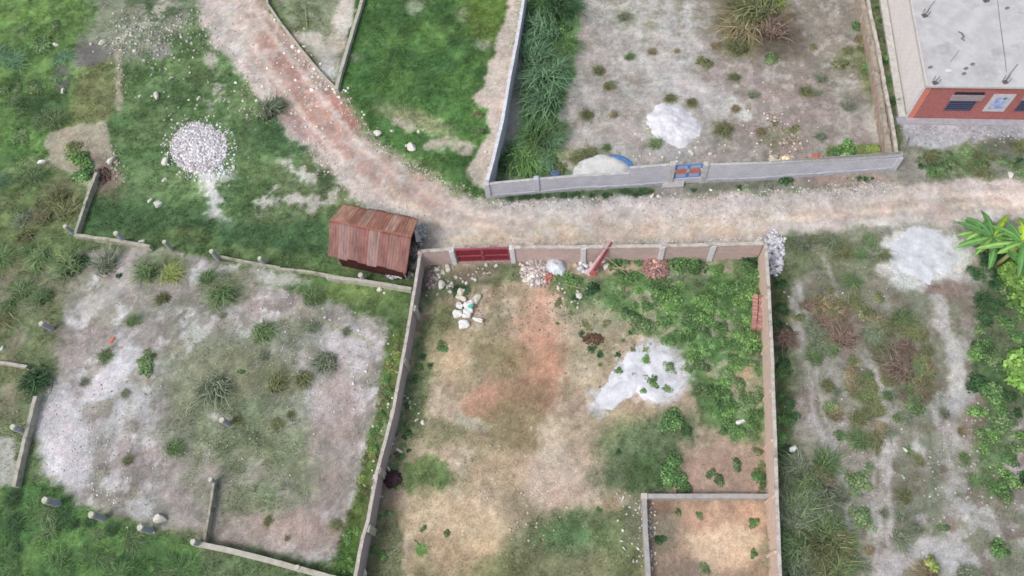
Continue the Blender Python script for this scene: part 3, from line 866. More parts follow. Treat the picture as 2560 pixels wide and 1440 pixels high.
# ground beam below the gate
m, q = wall_mb([FP[1], FP[2]], .18, .26, jit=.01); put(m.build('threshold', mat('gate_threshold', (176, 164, 158), (150, 140, 134), 4)), e)
# gate: frame, two leaves with a sunk dark middle, folds
ge = empty('metal_gate', (FP[1].x, FP[1].y, 0), 'dark red two leaf sheet metal gate between white pillars of the pinkish wall', 'gate')
M_red = mat('dark_red_gate_paint', (136, 48, 62), (116, 42, 54), 4, rough=.55, bump=.1, spec=.4)
M_redl = mat('faded_red_gate_rail', (172, 92, 102), (150, 70, 82), 5, rough=.6, bump=.1)
d = (FP[2] - FP[1]); L_ = d.length; t = d / L_; nrm = Vector((t.y, -t.x, 0))
for k in range(2):
    a = .22 + k * (L_ / 2 - .22) + (.01 if k else 0); b = L_ / 2 - .01 if k == 0 else L_ - .22
    c = FP[1] + t * (a + b) / 2; w = b - a - .01
    m = MB()
    nr = int(w / .11)
    for j in range(nr):                        # ribbed sheet
        cc = FP[1] + t * (a + (j + .5) * w / nr) + nrm * (.012 if j % 2 else .0)
        m.box((cc.x, cc.y), (w / nr, .02, 1.5), ang, .24)
    leaf = put(m.build('gate_leaf', M_red), ge)
    m = MB()
    for z in (.20, .9, 1.72):
        m.box((c.x + nrm.x * .03, c.y + nrm.y * .03), (w, .07, .07), ang, z)
    for xx in (a + .035, b - .035):
        cc = FP[1] + t * xx + nrm * .032; m.box((cc.x, cc.y), (.07, .074, 1.59), ang, .203)
    m.box((c.x, c.y), (w, .09, .05), ang, 1.79)
    put(m.build('gate_frame', M_redl), ge)
m = MB(); cc = FP[1] + t * L_ / 2 + nrm * .08; m.box((cc.x, cc.y), (.16, .05, .06), ang, 1.0)
put(m.build('latch', mat('dark_iron', (60, 50, 50), rough=.5, bump=0)), ge)

# west wall of the compound
WL = [(1051,630),(1034,735),(1018,835),(1000,930),(983,1025),(962,1105),(942,1180),(920,1300),(906,1345),(888,1440),(868,1540)]
H2 = 1.55
e, w = wall_thing('compound_wall', 'long grey pink block wall with a pale ragged top, running from the rusty shack down the yard', [(u - 0, v) for u, v in WL], H2, .15, block_mat('grey_pink_block_wall', (184, 172, 172), (172, 160, 162), (156, 146, 146), .4, .2, (158, 148, 148), .5), M_cap, .20, jit=.03, cjit=.03, seed=21, hs=None)
for (u, v) in ((1030,768),(1003,900),(974,1032),(941,1175),(914,1320)):
    p = G(u, v, H2); m = MB(); m.box((p.x + .12, p.y), (.42, .24, H2 + .06), ang - 1.72, -.12); put(m.build('pillar', M_beamw, bevel=.03), e)
# upper junction block
p = G(1050, 632, 1.7); m = MB(); m.box((p.x, p.y), (.3, .3, 1.86), ang, -.1); put(m.build('pillar', M_pink, bevel=.02), e)

# east wall of the compound
EL = [(1914,612),(1917,650),(1921,700),(1926,800),(1931,900),(1934,1000),(1938,1100),(1942,1240),(1946,1340),(1950,1440),(1955,1540)]
H3 = 2.0
e, w = wall_thing('compound_wall', 'long pale pink block wall with a white top and thin dark joints, dividing the weedy yard from the scrub lot', EL, H3, .16, M_pink2, M_cap, .2, jit=.02, cjit=.02, seed=31)
M_joint = mat('dark_pilaster', (150, 128, 114), (120, 104, 94), 4)
for (u, v) in ((1925,740),(1931,855),(1935,975),(1939,1100),(1944,1240),(1948,1380)):
    p = G(u, v, H3); m = MB(); m.box((p.x - .1, p.y), (.24, .2, H3 - .03), 0, -.12); put(m.build('pillar', M_pink2, bevel=.015), e)

# low inner wall
IL = [(1926,1240),(1765,1240),(1611,1240),(1614,1330),(1621,1440),(1627,1540)]
w = [G(u, v, .55) for u, v in IL]
M_low = mat('low_grey_concrete', (178, 174, 170), (156, 152, 150), 3, bump=.5, bscale=10)
e = empty('low_wall', (w[0].x, w[0].y, 0), 'low grey concrete wall turning a square corner inside the yard', 'wall')
m, q = wall_mb(w, .55, .26, jit=.01, step=.4); put(m.build('panel', M_low), e)
p = G(1611, 1240, .56); m = MB(); m.box((p.x, p.y), (.34, .34, .72), .0, -.1); put(m.build('pillar', M_cap, bevel=.02), e)

# grey wall along the road, with the blue gate
GB = [(1222,491),(1343,480),(1437,472),(1569,465),(1673,457),(1754,452),(1900,446),(2060,434),(2231,422)]
GP = [G(u, v, 0) for u, v in GB]
hA = fit_h((1437,472),(1440,439)); hB = fit_h((1652,460),(1668,415)); hC = fit_h((1900,447),(1912,404)); hD = fit_h((2220,424),(2236,392))
H4 = hB
e = empty('grey_wall', (GP[0].x, GP[0].y, 0), 'blue grey block wall along the road, stepped where it rises, with a blue gate in it', 'wall')
LC = (GP[8] - GP[5]).length
for seg, hs_, k in ((GP[:4], lambda l: hA, 1), (GP[3:5], lambda l: hB, 2), (GP[5:], lambda l: hC + (hD - hC) * l / LC, 3)):
    m, q = wall_mb(seg, 1, .18, jit=.015, seed=50 + k, hs=lambda l: hs_(l) - .05); put(m.build('panel', M_greyw), e)
    m, q = wall_mb(seg, 1, .2, jit=.012, seed=60 + k, hs=hs_, zb=0); 
    # coping only: lift the lower ring to just under the top
    m.v = [(x, y, (max(z, hA - .08) if z > .01 else (hs_(0) - .09))) for x, y, z in m.v]
    put(m.build('coping', M_capgrey), e)
m, q = wall_mb([GP[4], GP[5]], .55, .2, jit=.01); put(m.build('threshold', M_greyw), e)
for i, hh in ((0, hA + .05), (1, hA + .14), (4, hB + .1), (5, hC + .1), (8, hD + .03)):
    p = GP[i]; m = MB(); m.box((p.x, p.y), (.36, .36, hh + .15), atan2(GP[5].y - GP[4].y, GP[5].x - GP[4].x), -.15)
    put(m.build('pillar', M_greyw if i in (0, 1, 8) else M_capgrey, bevel=.02), e)
m = MB(); off = Vector((0, -.13, 0))
for sgm in (GP[:5], GP[5:]):
    mm, _ = wall_mb([p + off for p in sgm], .3, .1, jit=.04, seed=8); m.add(mm.v, mm.f, mm.uv)
put(m.build('plinth', mat('pale_plinth', (186, 186, 192), (160, 162, 170), 3, bump=.6, bscale=8)), e)
# blue gate
a0, a1 = GP[4], GP[5]; d = a1 - a0; L_ = d.length; t = d / L_; nrm = Vector((t.y, -t.x, 0)); ga = atan2(t.y, t.x)
ge = empty('painted_gate', (a0.x, a0.y, 0), 'small blue double gate with two reddish fan shaped ornaments in the grey wall', 'gate')
M_blue = mat('blue_gate_frame', (108, 146, 192), (88, 124, 176), 4, rough=.5, bump=.1)
M_bluel = mat('pale_blue_gate_sheet', (168, 180, 206), (146, 160, 196), 5, rough=.5, bump=.1)
M_orn = mat('orange_red_ornament', (200, 124, 106), (178, 98, 84), 7, rough=.6, bump=.2)
M_ornw = mat('white_ornament', (216, 212, 212), (190, 184, 186), 7, bump=.2)
for k in range(2):
    a = .24 + k * (L_ / 2 - .24) + .01; b = (L_ / 2 - .01) if k == 0 else L_ - .24; w_ = b - a; c = a0 + t * (a + b) / 2
    m = MB(); m.box((c.x, c.y), (w_ - .12, .03, 1.4), ga, .6); put(m.build('gate_leaf', M_bluel), ge)
    m = MB()
    for z in (.56, 1.96): m.box((c.x, c.y), (w_, .07, .07), ga, z)
    for xx in (a + .04, b - .04):
        cc = a0 + t * xx; m.box((cc.x, cc.y), (.085, .084, 1.31), ga, .652)
    put(m.build('gate_frame', M_blue), ge)
    # fan ornament standing proud of the sheet
    for part, mt_, r0, r1, a_, b_ in (('fan_ornament', M_orn, .0, .46, .1, 3.04), ('side_petal', M_ornw, .50, .66, .1, .75), ('side_petal', M_ornw, .50, .66, 2.4, 3.0)):
        m = MB(); n = 10; vs = []; cz = 1.12; o_ = nrm * .06
        for j in range(n + 1):
            an = a_ + (b_ - a_) * j / n
            for rr_ in (r0, r1 * (1 + .03 * sin(j * 2.1))):
                for dd in (0, .03):
                    pp = c + t * cos(an) * rr_ * .95 + o_ * (1 + (dd / .06)); vs.append((pp.x, pp.y, cz + sin(an) * rr_ * 1.1))
        fs = []
        for j in range(n):
            i0 = j * 4; i1 = i0 + 4
            fs += [(i0 + 1, i0 + 3, i1 + 3, i1 + 1), (i0, i1, i1 + 2, i0 + 2), (i0 + 2, i1 + 2, i1 + 3, i0 + 3), (i0, i0 + 1, i1 + 1, i1)]
        fs += [(0, 2, 3, 1), (n * 4, n * 4 + 1, n * 4 + 3, n * 4 + 2)]
        m.add(vs, fs); put(m.build(part, mt_), ge)
# slab in front of it
p1 = G(1652, 474); p2 = G(1708, 470); p3 = G(1712, 449); p4 = G(1662, 452)
m = MB(); m.hexa([(p.x, p.y, -.1) for p in (p1, p2, p3, p4)], [(p.x, p.y, .22 if i < 2 else .42) for i, p in enumerate((p1, p2, p3, p4))])
o = m.build('ramp_slab', mat('ramp_concrete', (180, 176, 176), (160, 156, 158), 4, bump=.5), bevel=.02); tag(o, 'sloping concrete slab before the blue gate', 'ramp')

# blue white wall running north from the grey wall's corner
NW = [(1218,450),(1232,400),(1256,300),(1274,190),(1290,110),(1302,40),(1314,-40)]
e, w = wall_thing('grey_wall', 'straight blue grey wall with a whitewashed top between the green field and tall grass', NW, 2.0, .16, M_greyw, mat('whitewashed_coping', (226, 226, 230), (190, 192, 200), 2.5, bump=.3), .24, jit=.015, seed=71)
# crumbling double wall between plot and house
CW = [(2150,-40),(2156,0),(2180,110),(2197,210),(2211,300),(2226,385)]
e1, w = wall_thing('stone_wall', 'crumbling brownish stone wall at the edge of the scrubby plot near the house', CW, .9, .42, M_rubble2, M_rubble, .30, caph=.1, jit=.09, cjit=.05, seed=81)
CW2 = [(2166,-40),(2174,20),(2196,120),(2214,220),(2232,310),(2244,392)]
e2, w = wall_thing('stone_wall', 'paler rough stone wall just beside the crumbling brown one', CW2, 1.1, .26, M_rubble, M_cap, .22, caph=.08, jit=.05, cjit=.04, seed=84)

# ------------------------------------------------------------------ foundation beams and their pillar stubs
def beam(pxl, h, th, label, M=None, jit=.025, seed=1, name='foundation_beam'):
    w = [G(u, v, h) for u, v in pxl]
    m, q = wall_mb(w, h, th, jit=jit, seed=seed, step=.45)
    o = m.build(name, M or M_beam, origin=(w[0].x, w[0].y, 0)); tag(o, label, 'beam'); return o
beam([(664,-30),(668,8),(700,55),(750,120),(800,180),(840,222)], .35, .17, 'thin pale curb beam beside the reddish road, long side of the triangle', M_beamw)
beam([(914,-40),(903,5),(880,80),(862,140),(848,190),(840,222)], .4, .28, 'pale concrete beam between the rubble triangle and the green field', M_beamw, seed=2)
beam([(240,430),(228,462),(212,505),(188,582)], .5, .22, 'weathered beam running up from the corner stub to the bushy bare patch', seed=3)
beam([(185,586),(240,594),(300,602),(375,616)], .5, .24, 'weathered beam leading from the corner stub through grass past two pillar stubs', seed=4)
beam([(540,638),(600,650),(660,661),(700,668)], .3, .12, 'thin dark beam half buried in turf left of the shack', seed=5)
beam([(690,670),(760,677),(830,688),(860,694)], .32, .16, 'mossy low beam fragment below the rusty shack', seed=6)
beam([(815,690),(880,698),(950,708),(1028,722)], .5, .24, 'pale beam joining the long pink wall below the rusty shack', M_beamw, seed=7)
beam([(-30,904),(20,908),(66,916)], .4, .2, 'short pale beam entering the photo beside the dark grass tuft', M_beamw, seed=8)
beam([(88,990),(76,1040),(62,1090),(48,1150),(34,1216)], .5, .24, 'pale beam with a stub across its middle, left of the white sandy plot', M_beamw, seed=9)
beam([(534,1200),(528,1250),(518,1310),(510,1358)], .4, .14, 'thin pale beam standing in dry grass above the long bottom beam', M_beam, seed=10)
beam([(482,1357),(560,1373),(650,1395),(740,1420),(820,1442),(960,1478)], .6, .30, 'thick pale beam crossing the bottom turf towards the long wall', M_beamw, seed=11)
def stub(top, base, wpx, label, M=None, tilt=True, name='pillar_stub', zb=0):
    p = G(*base); h = fit_h(base, top); q = G(top[0], top[1], h); s = wpx * .88 / SCL(*base)
    q = Vector((p.x + (q.x - p.x) * .6, p.y + (q.y - p.y) * .6, h))
    o = empty(name, (p.x, p.y, gz(p)), label, 'pillar', 'concrete pillar stubs')
    m = MB(); n = 8; rr = random.Random(int(top[0]))
    def ring(c, r, z, seedv): return [(c.x + r * cos(2 * pi * k / n + .4) * (1 + .05 * sin(seedv + k * 2.2)), c.y + r * sin(2 * pi * k / n + .4) * (1 + .05 * cos(seedv + k)), z) for k in range(n)]
    rings = []
    for i in range(5):
        tt = i / 4; c = p.lerp(q, tt); rings.append(ring(c, s * (.56 + rr.uniform(-.04, .04)), -.1 + (h + .1) * tt, i + top[0]))
    vs = [v for r in rings for v in r]; fs = [(i * n + k, i * n + (k + 1) % n, (i + 1) * n + (k + 1) % n, (i + 1) * n + k) for i in range(4) for k in range(n)]
    fs.append(tuple(range(4 * n, 5 * n))); m.add(vs, fs); put(m.build('shaft', M or M_stub, bevel=.01), o)
    m = MB(); c = q; vs = ring(c, s * .60, h - .06, 1.0) + ring(c, s * .5, h + .05, 2.0); fs = [(k, (k + 1) % n, n + (k + 1) % n, n + k) for k in range(n)] + [tuple(range(n, 2 * n)), tuple(range(n - 1, -1, -1))]
    m.add(vs, fs); put(m.build('cap', M_stubtop), o); return o
stub((162,566),(184,583),11,'grey stub with pale top at the corner where two beams meet')
stub((289,583),(315,606),13,'grey stub with a creamy top leaning over the beam in the grass')
stub((411,604),(430,624),11,'thin grey stub standing in turf right of the white rock')
stub((528,628),(547,648),12,'grey stub at the end of the thin dark beam')
stub((648,646),(664,662),11,'pale stub standing close to the left wall of the shack')
stub((899,688),(913,702),13,'dark stub with a hollow top on the beam below the shack')
stub((102,810),(132,824),13,'long grey stub casting no beam, in dull turf near the left edge')
stub((32,1066),(62,1080),15,'stub lying across the middle of the left beam')
stub((112,1250),(148,1260),17,'round grey stub at the edge of the lower green turf, furthest from the long beam')
stub((228,1286),(260,1296),17,'round grey stub with a pale end on the turf edge, beside dark scrub')
stub((350,1318),(378,1328),17,'dim green grey stub sunk in grass under the white boulder')
stub((554,1050),(572,1060),15,'short stub with a whitish top alone in the scrubby plot')
stub((527,1196),(538,1208),12,'small bluish stub at the head of the thin standing beam')
stub((482,1354),(506,1362),15,'stub end of the thick beam crossing the bottom turf')
stub((744,1414),(750,1428),14,'stub sitting on the thick bottom beam half way along')

# ------------------------------------------------------------------ house
HB = G(2266, 297)
HH = fit_h((2266, 297), (2322, 214))
S1 = G(2560, 302); sdv = (S1 - HB).normalized()
WN = G(2222, 30); wdv = (WN - HB).normalized()
LS, LW = 16.0, 12.5
A = HB; Bc = HB + sdv * LS; Dc = HB + wdv * LW; Cc_ = Bc + wdv * LW
he = empty('house', (A.x, A.y, 0), 'flat roofed house with a red tiled front and whitish side wall', 'house')
def Hp(s, w, z): q = A + sdv * s + wdv * w; return Vector((q.x, q.y, z))
def hbox(s0, s1, w0, w1, z0, z1, name, M, parent=None, bevel=0):
    m = MB(); m.hexa([Hp(s0, w0, z0), Hp(s1, w0, z0), Hp(s1, w1, z0), Hp(s0, w1, z0)], [Hp(s0, w0, z1), Hp(s1, w0, z1), Hp(s1, w1, z1), Hp(s0, w1, z1)])
    o = m.build(name, M, bevel=bevel); return put(o, he)
M_hw = block_mat('whitish_plastered_blocks', (238, 232, 230), (230, 224, 222), (210, 204, 202), .4, .2, (214, 206, 204), .5, bumpd=.006)
M_hred = block_mat('red_glazed_tiles', (186, 118, 112), (168, 102, 100), (150, 104, 100), .16, .10, (178, 118, 116), .5, msize=.008)
M_hredl = block_mat('light_red_tiles', (224, 142, 122), (216, 130, 114), (196, 120, 106), .5, .1, (228, 150, 134), .4)
M_roof = mat('pale_roof_screed', (198, 197, 196), (184, 183, 183), .9, bump=.25, bscale=8, c3=(170, 169, 169), s3=.5, lo=.4, hi=.6)
hbox(.25, LS, .22, LW, -.2, HH - .22, 'wall', M_hw)
# west skin, south skin
hbox(0, .247, .22, LW, -.2, HH - .2, 'side_wall', M_hw)
def win_hole_wall():
    pass
hbox(.0, .42, 0, .217, 0, HH - .2, 'corner_pilaster', M_hredl)
hbox(.423, LS, .03, .217, 0, HH - .2, 'front_wall', M_hred)
hbox(-.10, -.003, -.02, .2, 0, HH - .05, 'corner_strip', M_white)
hbox(-.12, LS, -.12, LW + .1, HH - .19, HH, 'roof', M_roof, bevel=.02)
hbox(-.12, -.02, -.1, LW + .1, HH + .002, HH + .09, 'parapet', mat('roof_edge', (220, 210, 206), (196, 186, 182), 3, bump=.5))
hbox(-.75, LS, -.55, -.003, -.2, .12, 'plinth', mat('house_plinth', (176, 176, 182), (156, 156, 162), 3, bump=.6, bscale=9))
hbox(-.62, -.104, .0, LW, -.2, .22, 'ledge', mat('side_ledge', (206, 204, 198), (178, 178, 170), 3, bump=.6, bscale=9))
def FWp(px, py):
    """photo pixel on the front wall plane -> (distance along, height)"""
    dd = RM @ np.array([px - 1280, -(py - 720), -F]); nx_, ny_ = -wdv.x, -wdv.y
    # plane through A with normal perpendicular to sdv
    nn = Vector((sdv.y, -sdv.x, 0)); o = Vector(CP); dv = Vector(dd)
    tt = (A - o).dot(nn) / dv.dot(nn); q = o + dv * tt
    return (q - A).dot(sdv), q.z
def window(u0, v0, u1, v1, kind):
    s0, z0 = FWp(u0, v0); s1, z1 = FWp(u1, v1)
    if z1 < z0: z0, z1 = z1, z0
    return s0, s1, z0, z1
M_glass = mat('dark_window_void', (44, 48, 66), (34, 36, 50), 5, rough=.35, bump=0, spec=.5)
M_grille = mat('window_grille', (92, 100, 128), rough=.5, bump=0)
M_lint = mat('grey_lintel', (172, 158, 162), (150, 138, 142), 4)
M_frame = mat('white_window_frame', (206, 204, 208), (188, 186, 190), 4)
M_bp = mat('blue_sky_pane', (120, 140, 205), (205, 212, 228), 3.0, rough=.2, bump=0, spec=.6, c3=(60, 66, 72), s3=2.0)
for (u0, vb, u1, vt, kind) in ((2360, 275, 2424, 250, 'dark'), (2455, 277, 2509, 236, 'framed'), (2535, 277, 2600, 250, 'dark')):
    s0, zb_ = FWp(u0, vb); s1, _ = FWp(u1, vb); _, zt = FWp((u0 + u1) / 2 + (vb - vt) * .75, vt)
    if kind == 'dark':
        o = hbox(s0, s1, -.02, .02, zb_, zt, 'window', M_glass)
        m = MB(); n = 9
        for i in range(n + 1):
            s = s0 + (s1 - s0) * i / n; q = Hp(s, -.05, 0); m.box((q.x, q.y), (.035, .035, zt - zb_), atan2(sdv.y, sdv.x), zb_)
        for i in range(5):
            z = zb_ + (zt - zb_) * (i + .5) / 5; q = Hp((s0 + s1) / 2, -.052, 0); m.box((q.x, q.y), (s1 - s0, .03, .03), atan2(sdv.y, sdv.x), z)
        g = m.build('grille', M_grille); g.parent = o; 
        f = 0
        hbox(s0 - .12, s1 + .3, -.10, .026, zt + .02, zt + .5, 'lintel', M_lint)
        hbox(s0 - .02, s1 + .2, -.03, .027, zt + .56, zt + .76, 'vent_slot', M_glass)
    else:
        o = hbox(s0, s1, -.05, .025, zb_, zt, 'window', M_frame)
        iw = (s1 - s0) * .16; ih = (zt - zb_) * .14
        p = MB(); q = [Hp(s0 + iw, -.06, zb_ + ih), Hp(s1 - iw, -.06, zb_ + ih), Hp(s1 - iw, -.045, zb_ + ih), Hp(s0 + iw, -.045, zb_ + ih)]
        q2 = [Vector((a_.x, a_.y, zt - ih)) for a_ in q]; p.hexa(q, q2)
        g = p.build('pane', M_bp); g.parent = o
def RFp(px, py):
    q = G(px, py, HH) - A; q.z = 0
    den = sdv.x * wdv.y - sdv.y * wdv.x
    return (q.x * wdv.y - q.y * wdv.x) / den, (sdv.x * q.y - sdv.y * q.x) / den
M_rust = mat('rusty_rebar', (84, 66, 60), (60, 48, 46), 8, rough=.8)
M_rst = mat('dark_stub_concrete', (120, 114, 112), (92, 88, 88), 8)
def roof_stub(px, py, k=1.0, lean=(.2, .25)):
    s, w_ = RFp(px, py); q = Hp(s, w_, HH); m = MB(); m.box((q.x, q.y), (.3 * k, .3 * k, .1), .3, HH - .01); put(m.build('column_stub', M_rst, bevel=.02), he)
    m = MB()
    for dx in (-.1, .1):
        for dy in (-.1, .1):
            b = Vector((q.x + dx * k, q.y + dy * k, HH)); 
            m.tube([b, b + Vector((dx * .3, dy * .3, .22)), b + Vector((lean[0] * .6 + dx * .5, lean[1] * .6 + dy * .5, .38 * k))], .02, 5)
    put(m.build('rebar', M_rust), he)
for a_ in ((2311, 40, 1.1), (2337, 208, 1.0), (2464, 2, 1.2), (2512, 206, 1.0)): roof_stub(*a_)
def roof_mark(pts, wd, M, name='crack'):
    m = MB(); q = []
    for px, py in pts: s, w_ = RFp(px, py); q.append(Hp(s, w_, 0))
    vs = []; 
    for i, p in enumerate(q):
        t_ = (q[min(i + 1, len(q) - 1)] - q[max(0, i - 1)]).normalized(); n_ = Vector((-t_.y, t_.x, 0)) * wd * (.4 + .6 * sin(pi * (i + .5) / len(q)))
        vs += [(p.x + n_.x, p.y + n_.y, HH + .002), (p.x - n_.x, p.y - n_.y, HH + .002), (p.x + n_.x, p.y + n_.y, HH + .012), (p.x - n_.x, p.y - n_.y, HH + .012)]
    fs = [(i * 4 + 2, i * 4 + 6, i * 4 + 7, i * 4 + 3) for i in range(len(q) - 1)] + [(i * 4, i * 4 + 4, i * 4 + 6, i * 4 + 2) for i in range(len(q) - 1)] + [(i * 4 + 3, i * 4 + 7, i * 4 + 5, i * 4 + 1) for i in range(len(q) - 1)]
    m.add(vs, fs); return put(m.build(name, M), he)
M_crk = mat('crack_sealant', (148, 148, 156), (128, 128, 136), 6); M_dk = mat('dark_residue', (136, 133, 136), (112, 108, 112), 9)
roof_mark([(2493,-10),(2498,40),(2506,100),(2513,150),(2516,180)], .035, M_crk)
roof_mark([(2398,125),(2388,140),(2375,155)], .03, M_crk)
roof_mark([(2545,160),(2525,185),(2516,198)], .05, M_crk)
roof_mark([(2338,2),(2326,16),(2318,30)], .05, M_crk)
roof_mark([(2395,79),(2404,83),(2410,92),(2404,97),(2412,102)], .09, M_dk, 'debris_mark')
for (px, py) in ((2415,171),(2432,160),(2410,184),(2326,168),(2518,20)): roof_mark([(px - 5, py + 3), (px, py), (px + 5, py - 2)], .12, M_dk, 'debris_mark')
roof_mark([(2364,176),(2374,178),(2376,180)], .2, M_white, 'patch')
# wooden prop leaning at the house corner
def pole(a, b, za, zb, r, label, M, name='pole', cat='pole'):
    p, q = G(a[0], a[1], za), G(b[0], b[1], zb); m = MB(); m.tube([p, p.lerp(q, .5) + Vector((.02, .01, .01)), q], [r, r * .95, r * .8], 7)
    o = m.build(name, M, origin=tuple(p), smooth=True); tag(o, label, cat); return o
M_bamb = mat('dry_bamboo', (176, 174, 132), (146, 142, 104), 5)
M_wood = mat('grey_timber', (156, 150, 132), (126, 118, 104), 5)
pole((2257,380), (2273,344), .1, .35, .06, 'grey timber lying by the end of the stone wall near the house', M_wood, 'plank', 'timber')
pole((1573,692), (1516,643), .15, 1.2, .035, 'thin pale bamboo pole leaning among weeds right of the red steel', M_bamb)
pole((1413,711), (1461,723), .15, .3, .03, 'short bamboo stick lying under the weeds by the white rubble', M_bamb)
pole((762,8), (767,72), .15, .15, .035, 'long thin stick lying in weeds between the two narrow beams', M_bamb, 'stick', 'stick')
pole((1035,1349), (1047,1362), .05, .1, .02, 'small dark stick on pale sand', mat('dark_wood', (80, 64, 50)), 'stick', 'stick')

# ------------------------------------------------------------------ rusty shack
ZE, ZR = 1.75, 2.65
rl, rr_ = G(824, 551, ZR), G(1029, 592, ZR)
nl, nr_ = G(861, 509, ZE + .1), G(1047, 547, ZE + .1)
sl_, sr_ = G(821, 640, ZE), G(1016, 681, ZE)
sh = empty('rusty_shack', ((sl_.x + nr_.x) / 2, (sl_.y + nr_.y) / 2, 0), 'gabled shack under rusty corrugated iron sheets beside the bend of the road', 'shed')
def roof_sheet(a, b, c_, d_, mtn, name, up):
    """a-b ridge, c-d eave; corrugated along the slope"""
    n = 110; k = 10; V = []; C = []; rr2 = random.Random(len(name) + int(up * 10))
    nrm_ = (b - a).cross(c_ - a).normalized()
    if nrm_.z < 0: nrm_ = -nrm_
    bands = [(.0, (176,116,96)), (.0, (0,0,0))]
    nb = 9 if up > 0 else 8
    if True: pal = [(178,140,120),(174,132,114),(154,108,92),(174,140,124),(158,114,98),(154,108,94),(176,142,126),(158,114,98),(172,130,110)] if up > 0 else [(140,104,96),(148,120,114),(142,108,102),(136,96,90),(148,122,116),(134,96,90),(142,108,100),(136,98,92)]  # south slope's palette is darker: its shade is baked in, beside real hue differences
    for j in range(k + 1):
        for i in range(n + 1):
            s = i / n; q = j / k
            p = a.lerp(b, s).lerp(c_.lerp(d_, s), q)
            bi = min(nb - 1, int(s * nb)); st = bi % 2
            p = p + nrm_ * (.018 * cos(i * pi * .5) + .01 * st + .012 * sin(q * 9 + bi))
            # eave ends of sheets do not line up
            if j == k: p = p + (c_ - a).normalized() * ([.0, .05, -.06, .03, .08, -.03, .02, .06, 0][bi])
            V.append(p); 
            nz_ = float(fbm(np.float64(s * 22 + up * 9), np.float64(q * 3), 1, 3, 4)) - .5
            n2_ = float(fbm(np.float64(s * 40), np.float64(q * 22 + up), 1, 6, 3)) - .5
            cc = np.array(pal[bi], float) * (1 + .45 * nz_ + .3 * n2_)
            if n2_ > .1: cc = cc * .85 + np.array((120, 78, 62)) * .15
            C.append(np.clip(cc, 10, 240))
    me_f = [(j * (n + 1) + i, j * (n + 1) + i + 1, (j + 1) * (n + 1) + i + 1, (j + 1) * (n + 1) + i) for j in range(k) for i in range(n)]
    o = big_mesh(name, [tuple(v) for v in V], me_f, lin(np.array(C)), attr_mat('rusty_iron', vary=.22, scale=14, bump=.3, bscale=20, rough=.75), smooth=True)
    so_ = o.modifiers.new('thick', 'SOLIDIFY'); so_.thickness = .012; so_.offset = 0
    return put(o, sh)
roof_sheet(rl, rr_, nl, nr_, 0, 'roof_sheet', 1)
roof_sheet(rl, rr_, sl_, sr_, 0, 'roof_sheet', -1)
m = MB(); m.tube([rl + Vector((0, 0, .02)), rr_ + Vector((0, 0, .02))], .05, 8); put(m.build('ridge_cap', mat('ridge_iron', (176, 118, 98), (150, 90, 74), 5)), sh)
ctr = (rl + rr_) / 2; ctr.z = 0
def inn(p, k=.86, z=0): q = Vector((ctr.x + (p.x - ctr.x) * k, ctr.y + (p.y - ctr.y) * k, z)); return q
M_dred = mat('dark_red_sheet_wall', (84, 44, 42), (60, 34, 34), 3, rough=.8)
def panel(p, q, z0, z1p, z1q, th, name, M, ribs=True):
    m = MB(); t_ = (q - p).normalized(); n_ = Vector((-t_.y, t_.x, 0)) * th / 2
    k = max(1, int((q - p).length / .12)) if ribs else 1
    for i in range(k):
        a_ = p.lerp(q, i / k); b_ = p.lerp(q, (i + 1) / k); o_ = n_ * (.6 if i % 2 else -.2)
        za = z1p + (z1q - z1p) * i / k; zb_ = z1p + (z1q - z1p) * (i + 1) / k
        m.hexa([a_ + n_ + o_ + Vector((0, 0, z0)), a_ - n_ + o_ + Vector((0, 0, z0)), b_ - n_ + o_ + Vector((0, 0, z0)), b_ + n_ + o_ + Vector((0, 0, z0))],
               [a_ + n_ + o_ + Vector((0, 0, za)), a_ - n_ + o_ + Vector((0, 0, za)), b_ - n_ + o_ + Vector((0, 0, zb_)), b_ + n_ + o_ + Vector((0, 0, zb_))])
    return put(m.build(name, M), sh)
S0, S1_, N0, N1 = inn(sl_), inn(sr_), inn(nl), inn(nr_)
M0, M1_ = (S0 + N0) / 2, (S1_ + N1) / 2
panel(S0, S1_, -.1, 1.85, 1.85, .03, 'wall', M_dred); panel(N0, N1, -.1, 1.85, 1.85, .03, 'wall', M_dred)
panel(N0, M0, -.1, 1.85, 2.45, .03, 'wall', M_dred); panel(M0, S0, -.1, 2.45, 1.85, .03, 'wall', M_dred)
m1 = M1_; panel(S1_, S1_.lerp(M1_, .45), -.1, 1.85, 2.1, .03, 'wall', M_dred)
for p in (S0, S1_, N0, N1, M1_):
    m = MB(); m.tube([p + Vector((0, 0, -.1)), p + Vector((0, 0, 1.84 if p is not M1_ else 2.4))], .06, 7); put(m.build('post', M_wood), sh)
# white sheet leaning at its open side
a_, b_ = G(1043, 572), G(1052, 603); d_, c_ = G(1035, 575, 1.5), G(1040, 606, 1.45)
m = MB(); off_ = Vector((.03, 0, .01)); m.hexa([a_, b_, b_ + off_, a_ + off_], [d_, c_, c_ + off_, d_ + off_]); o = m.build('leaning_board', mat('whitish_board', (196, 194, 198), (170, 168, 172), 4)); tag(o, 'whitish board leaning on the open end of the rusty shack', 'board')

